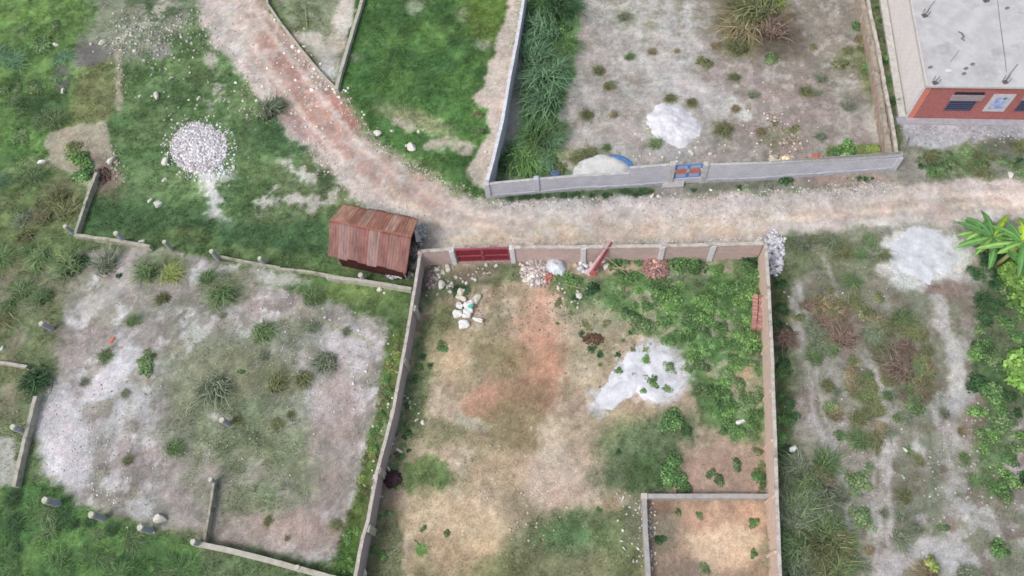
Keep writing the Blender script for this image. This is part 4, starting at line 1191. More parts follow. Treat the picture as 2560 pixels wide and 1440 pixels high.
# ------------------------------------------------------------------ red steel leaning over the front wall
b0, t0 = G(1474, 686, .25), G(1528, 604, 2.25)
bs = empty('steel_section', (b0.x, b0.y, 0), 'long red and pinkish steel piece leaning over the front wall above the rubble', 'steel')
def bar(p, q, w0, w1, th, side, name, M):
    t_ = (q - p).normalized(); s_ = t_.cross(side).normalized(); n_ = s_.cross(t_).normalized()
    m = MB(); f = lambda c, w: [c - s_ * w / 2 - n_ * th / 2, c + s_ * w / 2 - n_ * th / 2, c + s_ * w / 2 + n_ * th / 2, c - s_ * w / 2 + n_ * th / 2]
    m.hexa(f(p, w0), f(q, w1)); return put(m.build(name, M), bs)
M_rs = mat('red_painted_steel', (150, 76, 80), (126, 62, 66), 4, rough=.6); M_rsp = mat('faded_pink_steel', (204, 174, 176), (180, 140, 144), 4, rough=.7)
bar(b0 + Vector((-.16, 0, 0)), t0 + Vector((-.03, 0, 0)), .34, .06, .03, Vector((0, -.4, 1)), 'flange', M_rsp)
bar(b0 + Vector((.14, 0, -.02)), t0 + Vector((.03, 0, -.04)), .42, .18, .03, Vector((.7, -.5, 1)), 'web', M_rs)
bar(b0 + Vector((.2, -.1, .06)), b0 + Vector((.3, .35, .3)), .4, .3, .05, Vector((.2, -.3, 1)), 'end_plate', mat('orange_red_plate', (184, 96, 82), (150, 74, 66), 5))

# ------------------------------------------------------------------ brick stack by the east wall
bk = empty('brick_stack', G(1893, 785), 'double row of red bricks stacked against the pale pink wall', 'bricks')
M_brk = mat('red_brick', (184, 142, 132), (156, 116, 108), 9, c3=(206, 172, 162), s3=5); M_brk2 = mat('pale_red_brick', (206, 160, 148), (186, 136, 124), 9)
a_, b_ = G(1893, 745), G(1889, 828); t_ = (b_ - a_); n_ = int(t_.length / .13)
tt_ = t_.normalized(); sd2 = Vector((-tt_.y, tt_.x, 0)); az_ = atan2(tt_.y, tt_.x)
rb = random.Random(3); cnt = 0
for i in range(n_):
    for r_ in range(2):
        hgt = 4 if i < n_ * .75 else 3
        for l_ in range(hgt):
            if cnt >= 98: break
            if l_ < hgt - 2 and 0 < i < n_ - 1: continue
            p = a_ + tt_ * (i + .5) * .13 + sd2 * (r_ - .5) * .36
            m = MB(); m.box((p.x, p.y), (.105, .30, .125), az_ + rb.uniform(-.07, .07), gz(p) + l_ * .127)
            put(m.build('brick', M_brk if rb.random() < .65 else M_brk2), bk); cnt += 1
m = MB(); m.box((a_.x + t_.x / 2, a_.y + t_.y / 2), (t_.length * .9, .56, .24), az_, 0.002); put(m.build('stack_core', M_brk), bk)
# leaning tile slab over its top
m = MB(); p, q = G(1903, 742, .5), G(1917, 733, 1.35); m.tube([p, q], .05, 6); o = m.build('plank', mat('brown_plank', (160, 112, 88)), origin=tuple(p)); tag(o, 'short brown plank leaning on the pale pink wall above the brick stack', 'plank')

# ------------------------------------------------------------------ heaps, gravel and rubble
heap('sand_heap', 'low heap of white sand in the dry plot behind the grey wall', 'sand heap', [(1612,290),(1640,262),(1680,258),(1715,268),(1742,300),(1748,340),(1725,362),(1705,372),(1680,366),(1655,350),(1628,325)], .26, (214,213,217), 2, rag=.24)
heap('sand_heap', 'white sand heap dotted with weeds on the walled yard', 'sand heap', [(1480,985),(1520,950),(1540,900),(1575,872),(1620,862),(1668,880),(1700,915),(1714,955),(1690,995),(1640,1012),(1590,985),(1560,1000),(1520,1035),(1490,1030)], .12, (210,211,215), 4, rag=.24)
heap('sand_heap', 'wide flat spread of white sand beside the banana plants', 'sand heap', [(2215,640),(2215,600),(2250,572),(2310,562),(2370,566),(2400,600),(2410,645),(2395,690),(2350,700),(2320,725),(2280,700),(2235,690)], .08, (203,205,209), 6, rag=.24)
heap('gravel_heap', 'round heap of pale broken stone on the green field', 'gravel heap', [(428,365),(440,325),(475,306),(520,308),(560,325),(572,360),(568,400),(545,425),(500,438),(455,425),(430,400)], .12, (196,192,194), 8, rag=.3)
stone_field('stones', 'countless pale chips lying over the round gravel heap', [(498,370,72,62,2200,1.8,5.2,(214,210,212),.15),(498,372,96,82,420,1.5,3.8,(226,222,220),.0),(560,425,26,18,40,2,5,(214,220,224),0)], STM, cat='gravel', seed=3)
stone_field('rubble', 'pinkish white rubble heap against the front wall', [(1340,676,38,42,300,3.5,8,(196,184,180),.3),(1330,700,14,16,30,4,9,(222,214,206),.3),(1370,690,18,22,60,3,6,(176,122,112),.2)], STM, cat='rubble', seed=4)
heap('gravel_heap', 'whitish blue grey lump heap leaning on the front wall', 'gravel heap', [(1362,650),(1385,640),(1412,655),(1418,680),(1395,690),(1370,684)], .5, (200,206,212), 9)
stone_field('rubble', 'white lumps strewn under the red steel piece', [(1470,668,28,12,40,4,8,(206,206,210),.2),(1500,652,10,8,8,5,8,(220,218,218),.1)], STM, cat='rubble', seed=5)
stone_field('rubble', 'heap of broken reddish bricks among weeds by the front wall', [(1640,664,34,40,420,3,6.5,(162,128,120),.3),(1640,672,20,28,60,3,5.5,(206,166,156),.5)], STM, cat='brick rubble', seed=6)
stone_field('rubble', 'white rubble spilling round the yard corner by the road', [(1937,632,24,58,190,3,8,(212,210,214),.15),(1925,600,40,14,70,2.5,6,(204,196,192),.05)], STM, cat='rubble', seed=7)
stone_field('rubble', 'dark and white stones tumbled beside the open end of the shack', [(1052,585,12,30,60,3,7,(190,188,186),.1),(1040,640,14,40,70,3,8,(170,166,160),.1),(1000,690,34,8,30,4,9,(190,188,190),.1)], STM, cat='rubble', seed=8)
stone_field('rubble', 'greyish rubble at the corner of the two walls', [(1078,698,16,26,70,3,6,(150,138,136),.1),(1062,716,10,14,20,3,6,(110,100,98),.0)], STM, cat='rubble', seed=9)
# loose gravel on the road and broken bits over the plots
_gr = []
_rr = random.Random(12)
def along(pts, hw, n, lo, hi, c, ht=0):
    for _ in range(n):
        i = _rr.randrange(len(pts) - 1); t = _rr.random(); x = pts[i][0] + (pts[i + 1][0] - pts[i][0]) * t; y = pts[i][1] + (pts[i + 1][1] - pts[i][1]) * t
        _gr.append((x + _rr.gauss(0, hw), y + _rr.gauss(0, hw * .8), .1, .1, 1, lo, hi, c, ht))
along([(1240,520),(1640,515),(1950,500),(2250,470)], 13, 600, 1.5, 3.6, (190,184,182))
along([(1500,560),(1750,545),(2000,530)], 15, 420, 1.5, 3.6, (200,192,190))
along([(1240,505),(1500,500),(1900,485),(2200,460)], 7, 300, 1.6, 3.8, (186,182,182))
along([(560,80),(680,230),(800,380),(900,460),(1050,560)], 30, 420, 1.6, 3.6, (206,190,178))
along([(850,240),(960,380),(1090,450),(1220,500)], 10, 200, 1.5, 3.6, (190,188,170))
along([(690,60),(780,170),(850,240)], 12, 70, 1.5, 4.2, (222,214,208))
along([(640,80),(760,220),(860,310)], 30, 60, 1.8, 4.2, (222,208,196))
along([(1100,610),(1500,610),(1900,600)], 10, 420, 1.6, 3.4, (206,192,178))
along([(300,60),(480,60),(300,130)], 26, 240, 2, 4.5, (176,176,164))
along([(290,100),(300,250)], 8, 40, 2, 4, (196,186,168))
along([(340,150),(600,230),(420,290),(580,460)], 40, 110, 1.6, 4.2, (206,206,192))
along([(600,260),(660,300)], 22, 40, 1.6, 4, (206,190,178))
along([(275,370),(300,460)], 10, 70, 2, 5, (176,164,150))
along([(1850,300),(2000,380)], 60, 60, 1.6, 4.5, (206,192,184))
along([(1930,290),(1990,370)], 16, 80, 2, 5.5, (192,170,160))
along([(1560,340),(1900,400)], 50, 70, 1.8, 5, (212,208,192))
along([(1420,395),(1440,50)], 60, 60, 1.4, 3, (196,188,180))
along([(1615,1260),(1625,1420)], 12, 130, 1.6, 4, (206,204,198))
along([(1560,1240),(1600,1420)], 16, 40, 1.6, 4.5, (214,212,206))
along([(1280,1280),(1330,1320)], 40, 40, 1.6, 4, (206,184,160))
along([(1100,780),(1360,800)], 60, 160, 1.2, 3, (150,128,108))
along([(1400,760),(1560,900)], 60, 160, 1.2, 3.2, (140,124,100))
along([(1200,1150),(1400,1250)], 60, 150, 1.2, 3, (206,190,166))
along([(130,1000),(700,1100)], 120, 300, 1.2, 3.4, (176,170,166))
along([(150,1050),(300,1250)], 50, 160, 1.4, 3.4, (206,204,206))
along([(700,820),(860,1000)], 70, 160, 1.4, 3.4, (196,194,196))
along([(2050,700),(2200,1300)], 80, 260, 1.4, 3.8, (176,170,168))
along([(2380,1000),(2420,1300)], 60, 160, 1.4, 4, (186,182,178))
along([(2250,330),(2560,340)], 14, 120, 1.6, 4, (178,178,182))
along([(960,1000),(940,1250)], 20, 30, 2, 5, (214,212,200))
along([(1010,1000),(1060,1040)], 12, 16, 2, 5, (206,206,190))
along([(310,60),(300,130),(470,110),(540,60)], 30, 120, 2.5, 6, (186,186,174))
along([(690,60),(780,180),(850,250)], 22, 26, 4, 6.5, (232,226,220))
along([(660,200),(820,320)], 34, 26, 3.5, 6, (230,216,206))
along([(640,700),(980,860),(900,980)], 60, 60, 2, 5, (206,204,206))
along([(1390,700),(1430,780)], 30, 40, 2, 6, (206,196,184))
along([(1925,398),(1985,400)], 6, 34, 4, 9, (222,202,178))
along([(2020,398),(2060,396)], 4, 10, 4, 8, (206,140,110))
along([(1080,670),(1120,720),(1230,665)], 14, 60, 2.5, 7, (190,184,178))
along([(2100,480),(2560,500)], 24, 260, 1.4, 3.2, (190,180,170))
stone_field('gravel', 'loose gravel and broken bits strewn over road and plots', _gr, STM, cat='gravel', seed=10)

# single stones and blocks one can point at
import bmesh
def slab_rock(seed, col):
    me = rock_mesh('stone', seed, 1, .5, col); return me
for px, py, r, lab, asp in (
    (946,334,13,'chalky white block in the grass strip beside the road bend',.8),
    (1030,369,16,'square white block lying in turf right of the chalky one',.85),
    (980,327,6,'little pinkish stone right of the chalky white block',.8),
    (413,405,12,'white boulder at the left foot of the round gravel heap',1.15),
    (585,418,7,'small bluish white lump at the right foot of the gravel heap',1),
    (412,450,8,'bluish lump in turf below the white boulder',.9),
    (395,510,12,'upright white block in the green turf, right one of two',1.2),
    (376,502,8,'ring shaped pale stone, left one of two in green turf',.8),
    (107,408,14,'flat whitish slab at the edge of the bushy bare patch',.55),
    (279,402,13,'pale stone leaning on the rubble right of the bush',.8),
    (497,246,7,'lone white stone between dirt road and gravel heap',.8),
    (393,241,14,'largest white stone of a small scatter on turf',.7),
    (258,108,13,'pale oblong stone in the rubble band near the dark ash',.5),
    (228,112,6,'small white stone on the dark ash patch',.8),
    (158,228,9,'bright stone at the lower end of the dark burnt patch',.7),
    (140,112,9,'white stone beside a dark hole in the far grass',.7),
    (355,605,10,'pale domed rock on the beam between two stubs',.8),
    (400,1298,20,'cream boulder at the lower edge of the scrubby plot',.65),
    (949,725,8,'white round stone under the beam by the long wall',.9),
    (1103,714,17,'big white block inside the yard near the red gate',.7),
    (1120,672,13,'grey white rock just inside the red gate',.7),
    (1092,676,9,'dull oval stone between wall corner and gate',.6),
    (1240,664,7,'pale stone right under the right gate pillar',.8),
    (1447,741,11,'round white rock in the weeds below the short bamboo',1),
    (1516,668,12,'yellowish rock under the thin bamboo pole',.8),
    (1935,606,8,'bright white stone atop the corner rubble',1),
    (1485,850,6,'white pebble lying on a dark dead bush',.7),
    (1018,927,9,'whitish slab inside the long wall at mid height',.6),
    (1058,1056,8,'bright stone in the green strip inside the long wall',.9),
    (1042,1050,6,'pale stone left of the bright one in the green strip',.8),
    (999,1127,11,'slim white stone next to the long wall, by green weeds',.4),
    (972,1172,8,'white stone just above the dark burnt patch',.5),
    (949,1235,11,'long white stone hugging the wall below the burnt patch',.45),
    (907,1432,16,'white block at the foot of the long wall, bottom edge',.9),
    (1558,1245,7,'white tile shard left of the low wall corner',.5),
    (1554,1353,5,'upper white shard of two in the bottom turf',.5),
    (1560,1371,7,'lower white shard of two in the bottom turf',.45),
    (2525,438,12,'white rock on the verge under the house',.6),
    (2470,1075,7,'round pale rock in the green scrub far right',.8),
    (2495,1342,8,'pale flat rock above a dark green bush, lower right',.7),
    (2262,1125,9,'pinkish stone on the scrub lot path',.5),
    (1630,493,10,'flat white stone by the ramp slab of the blue gate',.6),
    (1646,492,6,'bright round stone right of the flat white one',1),
    (1938,406,16,'cream lump resting behind the grey wall',.5),
    (1775,385,6,'small cream stone behind the blue gate',.8),
    (1728,383,10,'yellowish stone close behind the blue gate',.7),
    (8,872,8,'white stone at the very left above the short beam',.8)):
    rock(px, py, r, lab, asp=asp, flat=1.0)
rock(2037, 397, 15, 'orange painted lump lying behind the grey wall', flat=.9, asp=.6, mesh=rock_mesh('stone', 40, 2, .5, (206,112,76)))
for px, py, r in ((1130,655,5),(1300,660,5),(1215,662,6),(430,300,4),(350,240,5),(383,1330,6),(1016,365,5),(1046,330,6),(1215,380,5)):
    rock(px, py, r, 'small pale stone scattered among bigger ones in turf', group='small scattered pale stones')

# ------------------------------------------------------------------ plastic sacks
def sack_mesh(seed):
    rr = random.Random(seed); bm = bmesh.new(); bmesh.ops.create_uvsphere(bm, u_segments=24, v_segments=14, radius=1)
    ph = [rr.uniform(0, 6.28) for _ in range(6)]
    for v in bm.verts:
        x, y, z = v.co
        sg = lambda q, p: (abs(q) ** p) * (1 if q > 0 else -1)
        x, y = sg(x, .6), sg(y, .65)
        k = 1 + .10 * sin(5 * x + ph[0]) * cos(4 * y + ph[1]) + .05 * sin(11 * x + ph[2] + 7 * y)
        v.co = (x * k, y * k * (1 - .18 * x * sin(ph[3])), z * .42 * (1 + .35 * sin(3.5 * x + ph[4]) * cos(3 * y + ph[5])))
    me = bpy.data.meshes.new('sack'); bm.to_mesh(me); bm.free()
    me.polygons.foreach_set('use_smooth', [True] * len(me.polygons)); return me
M_sack = mat('white_woven_plastic', (236, 236, 232), (214, 213, 208), 5, rough=.6, bump=.5, bscale=12, spec=.3)
M_sack2 = mat('yellowed_woven_plastic', (218, 214, 196), (194, 190, 170), 5, rough=.6, bump=.5, bscale=12)
for i, (px, py, rx, ry, rz, lab, y2) in enumerate((
    (1161,812,14,12,.1,'bright white plump sack, lowest of the heap in the yard',0),
    (1145,786,13,11,.15,'white square sack on the left flank of the heap',0),
    (1150,766,10,8,-.6,'small round white sack above the square one',0),
    (1171,780,13,10,.2,'crumpled white sack in the middle of the heap, by the teal scrap',0),
    (1173,763,14,8,.5,'greyish white sack lying across the top of the heap',0),
    (1168,792,11,7,0,'dull white sack squeezed beneath the crumpled one',0),
    (1192,748,15,9,1.0,'long cream sack pointing to the upper right',1),
    (1154,746,16,7,-.5,'flat yellowish sack pointing to the upper left',1),
    (1153,731,9,9,-.4,'small yellowish torn sack on top of all',1),
    (1195,801,14,5,-.3,'thin white folded sack lying apart on bare soil',0),
    (1850,1056,13,5,.3,'crumpled white plastic bag among weeds near the pale pink wall',0),
    (1982,1123,11,7,.6,'white plastic bag in scrub just outside the pale pink wall',0),
    (2108,396,14,5,0,'wet looking whitish bag lying behind the grey wall',1))):
    p = G(px, py); s = SCL(px, py)
    o = bpy.data.objects.new('sack', sack_mesh(i)); COL.objects.link(o); o.data.materials.append(M_sack2 if y2 else M_sack)
    o.location = (p.x, p.y, gz(p) + .10 + (.12 if 3 <= i <= 5 else 0)); o.scale = (rx / s, ry / s, .42); o.rotation_euler = (0, 0, rz)
    tag(o, lab, 'sack')
p = G(1179, 772); o = bpy.data.objects.new('plastic_scrap', sack_mesh(44)); COL.objects.link(o); o.data.materials.append(mat('teal_plastic', (110, 196, 176), (90, 170, 156), 6, rough=.5)); o.location = (p.x, p.y, .42); o.scale = (.2, .13, .12); o.rotation_euler = (0, 0, .5); tag(o, 'teal plastic scrap lying on the heap of white sacks', 'scrap')

# cover of white sheet and blue tarp behind the grey wall
def sheet(name, outline, h, M, label, cat, seed=1, par=None, res=22):
    pts = [G(*q) for q in outline]; c = sum(pts, Vector()) / len(pts); c.z = 0
    V = []; n = 48
    ang_ = sorted((atan2(q.y - c.y, q.x - c.x), sqrt((q.x - c.x) ** 2 + (q.y - c.y) ** 2)) for q in pts)
    def rad(a):
        for i in range(len(ang_)):
            a0, r0 = ang_[i]; a1, r1 = ang_[(i + 1) % len(ang_)]
            if i == len(ang_) - 1: a1 += 2 * pi
            aa = a if a >= a0 else a + 2 * pi
            if a0 <= aa <= a1:
                t = (aa - a0) / (a1 - a0 + 1e-9); return r0 + (r1 - r0) * t
        return r0
    for i in range(res + 1):
        for k in range(n):
            a = -pi + 2 * pi * k / n + 1e-6; q = i / res; r = rad(a) * q; x, y = c.x + cos(a) * r, c.y + sin(a) * r
            z = h * (1 - q ** 5) + .10 * (float(fbm(np.float64(x), np.float64(y), 1.8, seed, 3)) - .5) + .02
            V.append((x - c.x, y - c.y, z))
    Fc = [(i * n + k, i * n + (k + 1) % n, (i + 1) * n + (k + 1) % n, (i + 1) * n + k) for i in range(res) for k in range(n)]
    o = big_mesh(name, V, Fc, None, M, smooth=True); o.location = c
    tag(o, label, cat); return o
sheet('tarpaulin', [(1440,440),(1442,404),(1472,393),(1520,390),(1556,390),(1584,412),(1584,428),(1560,440)], .24, mat('blue_tarpaulin', (100, 146, 196), (84, 124, 176), 4, rough=.5), 'blue tarpaulin showing round the edge of the white cover', 'tarpaulin', 3)
sheet('cover_sheet', [(1432,450),(1442,408),(1475,396),(1530,394),(1552,402),(1578,420),(1576,440),(1500,455)], .46, mat('white_cover', (222, 220, 216), (198, 198, 194), 2.2, bump=.4, c3=(184, 184, 180), s3=1.5), 'white sheet covering a low pile right behind the grey wall', 'cover', 5)
sheet('tarpaulin', [(1375,440),(1380,428),(1392,425),(1402,436),(1398,446)], .2, mat('dull_blue_tarpaulin', (96, 116, 150), (76, 92, 124), 5, rough=.6), 'small dull blue tarpaulin bundle in weeds behind the grey wall', 'tarpaulin', 9)
# thin flattish concrete scrap and burnt heap
stone_field('charred_heap', 'small heap of charred black brown waste inside the long wall', [(982,1198,22,20,220,2,6,(74,58,62),.25)], STM, kind='stuff', cat='ash', seed=13)
stone_field('charred_heap', 'dark brown dead bush litter in the upper yard', [(1482,848,26,14,160,1.6,5,(104,82,66),.12)], STM, kind='stuff', cat='litter', seed=14)
stone_field('charred_heap', 'charred patch on bare ground near the bush', [(252,440,26,22,120,2,5,(96,78,72),.1)], STM, kind='stuff', cat='ash', seed=15)

# ------------------------------------------------------------------ plants
LM = leaf_mat('leaves', vary=.35, tl=.3)
GMT = leaf_mat('tussock_blades', vary=.35, tl=.3)
def tuss_mesh(seed, pal, n=150, hgt=.55, wd=.024, droop=.8, aspect=1.0):
    rs = np.random.RandomState(seed); V = []; Fc = []; C = []
    pal = [np.array(p, float) for p in pal]
    lean = rs.uniform(0, 2 * pi)
    for i in range(n):
        a = rs.uniform(0, 2 * pi); r = rs.uniform(.3, 1.05) ** .8 * (1 + .4 * cos(a - lean) + .2 * sin(3 * a + seed)); h = hgt * rs.uniform(.5, 1.1)
        x0, y0 = rs.normal(0, .24, 2); c = pal[rs.randint(len(pal))] * rs.uniform(.75, 1.2); bend = rs.uniform(-.9, .9)
        w = wd * rs.uniform(.6, 1.3); b = len(V)
        for j in range(5):
            t = j / 4; rr2 = r * (t ** 1.1); aa = a + bend * t * t
            x, y = x0 + cos(aa) * rr2 + .18 * t * cos(lean), y0 + sin(aa) * rr2 + .18 * t * sin(lean); z = h * sin(pi * min(t * droop, 1)) + .02
            ww = w * (1 - t) ** .6 if j < 4 else 0.002
            V += [(x - sin(aa) * ww, y + cos(aa) * ww, z), (x + sin(aa) * ww, y - cos(aa) * ww, z)]
            C += [c * (.85 + .25 * t)] * 2
        for j in range(4): Fc.append((b + j * 2, b + j * 2 + 1, b + j * 2 + 3, b + j * 2 + 2))
    o = big_mesh('tussock', V, Fc, lin(np.clip(np.array(C), 5, 245)), GMT); me = o.data; bpy.data.objects.remove(o); return me
def leaf_mesh(seed, pal, n=520, leaf=.14, hgt=.45, lobes=9, mt=None, spread=1.0):
    rs = np.random.RandomState(seed); V = []; Fc = []; C = []
    pal = [np.array(p, float) for p in pal]
    cl = [(0., 0., .5, 1.0, pal[0] * 1.0)] + [(rs.uniform(0, .6) * cos(a), rs.uniform(0, .72) * sin(a), rs.uniform(.3, .5), rs.uniform(.6, 1.1), pal[rs.randint(len(pal))] * rs.uniform(.85, 1.12)) for a in rs.uniform(0, 2 * pi, lobes - 1)]
    for cx, cy, cr, ch, cc in cl[1:]:                    # stems run from the root to every lobe, past its far side
        L_ = sqrt(cx * cx + cy * cy) + 1e-6; k = (L_ + cr * .7) / L_; b = len(V); w = .012
        for t in (0, .5, 1):
            for sg in (-1, 1): V.append(np.array((cx * k * t - cy / L_ * w * sg, cy * k * t + cx / L_ * w * sg, .02 + hgt * ch * .5 * t)))
        C += [cc * .8] * 6; Fc += [(b, b + 1, b + 3, b + 2), (b + 2, b + 3, b + 5, b + 4)]
    for i in range(n):
        cx, cy, cr, ch, cc = cl[rs.randint(lobes)]
        d = rs.normal(0, 1, 3); d /= np.linalg.norm(d); d[2] = abs(d[2]); q = rs.uniform(.55, 1.0)
        p = np.array((cx + d[0] * cr * q, cy + d[1] * cr * q, hgt * ch * (.15 + .85 * d[2] * q)))
        nrm_ = d * .8 + (0, 0, .6) + rs.normal(0, .35, 3); nrm_ /= np.linalg.norm(nrm_)
        t = np.cross(nrm_, rs.normal(0, 1, 3)); t /= np.linalg.norm(t); b_ = np.cross(nrm_, t); s = leaf * rs.uniform(.6, 1.25); w = s * .42
        b = len(V); V += [p - t * s * .5, p + b_ * w + nrm_ * s * .06, p + t * s * .6 - nrm_ * s * .1, p - b_ * w + nrm_ * s * .06]
        c = cc * rs.uniform(.8, 1.22); C += [c] * 4; Fc.append((b, b + 1, b + 2, b + 3))
    o = big_mesh('weed', V, Fc, lin(np.clip(np.array(C), 5, 245)), mt or LM); me = o.data; bpy.data.objects.remove(o); return me
PALS = {
 'green': [(98,140,78),(84,124,68),(112,152,84)], 'bright': [(118,164,84),(106,150,76),(132,174,98)], 'dark': [(66,104,62),(58,92,56),(80,118,72)],
 'olive': [(124,132,84),(108,118,74),(140,142,98)], 'dry': [(168,152,116),(150,132,100),(128,122,84)], 'red': [(142,116,102),(124,98,88),(156,138,118)], 'mid': [(110,142,86),(96,128,78),(128,150,98)],
 'yell': [(148,168,84),(130,150,76),(156,164,92)], 'blue': [(108,150,106),(94,136,94),(124,164,118)], 'lime': [(136,184,80),(118,164,70),(150,196,92)],
 'grey': [(126,140,110),(112,126,98),(146,156,128)]}
for _k, _v in PALS.items():
    for _i, _c in enumerate(_v):
        _g = sum(_c) / 3; _v[_i] = tuple(min(235, (_g + (q - _g) * .78) * 1.12) for q in _c)
TUS = {k: [tuss_mesh(100 + i * 7 + hash_, v, n=250) for i in range(3)] for hash_, (k, v) in enumerate(PALS.items())}
LEF = {k: [leaf_mesh(300 + i * 11 + hash_, v) for i in range(4)] for hash_, (k, v) in enumerate(PALS.items())}
for _k in PALS: pass
NP = {'n': 0}
def plant(kind, pal, px, py, rpx, label, cat=None, group=None, zs=1.0, asp=None, name=None):
    p = G(px, py); s = rpx * (1.12 if kind == 't' else 1.15) / SCL(px, py)
    me = R.choice((TUS if kind == 't' else LEF)[pal])
    o = bpy.data.objects.new(name or ('grass_tussock' if kind == 't' else 'leafy_weed'), me); COL.objects.link(o)
    lift = .10 if (group is None and 'white sand heap' in label and 'on ' in label or 'ring shaped weed' in label or 'edge of the white sand' in label or 'tiny weed tuft' in label) else 0
    o.location = (p.x, p.y, gz(p) - .02 + lift); o.scale = (s, s * (asp or R.uniform(.8, 1.1)), s * zs * (1 if kind == 't' else 1)); o.rotation_euler = (0, 0, R.uniform(0, 6.28))
    tag(o, label, cat or ('tussock' if kind == 't' else 'weed'), group); NP['n'] += 1; return o
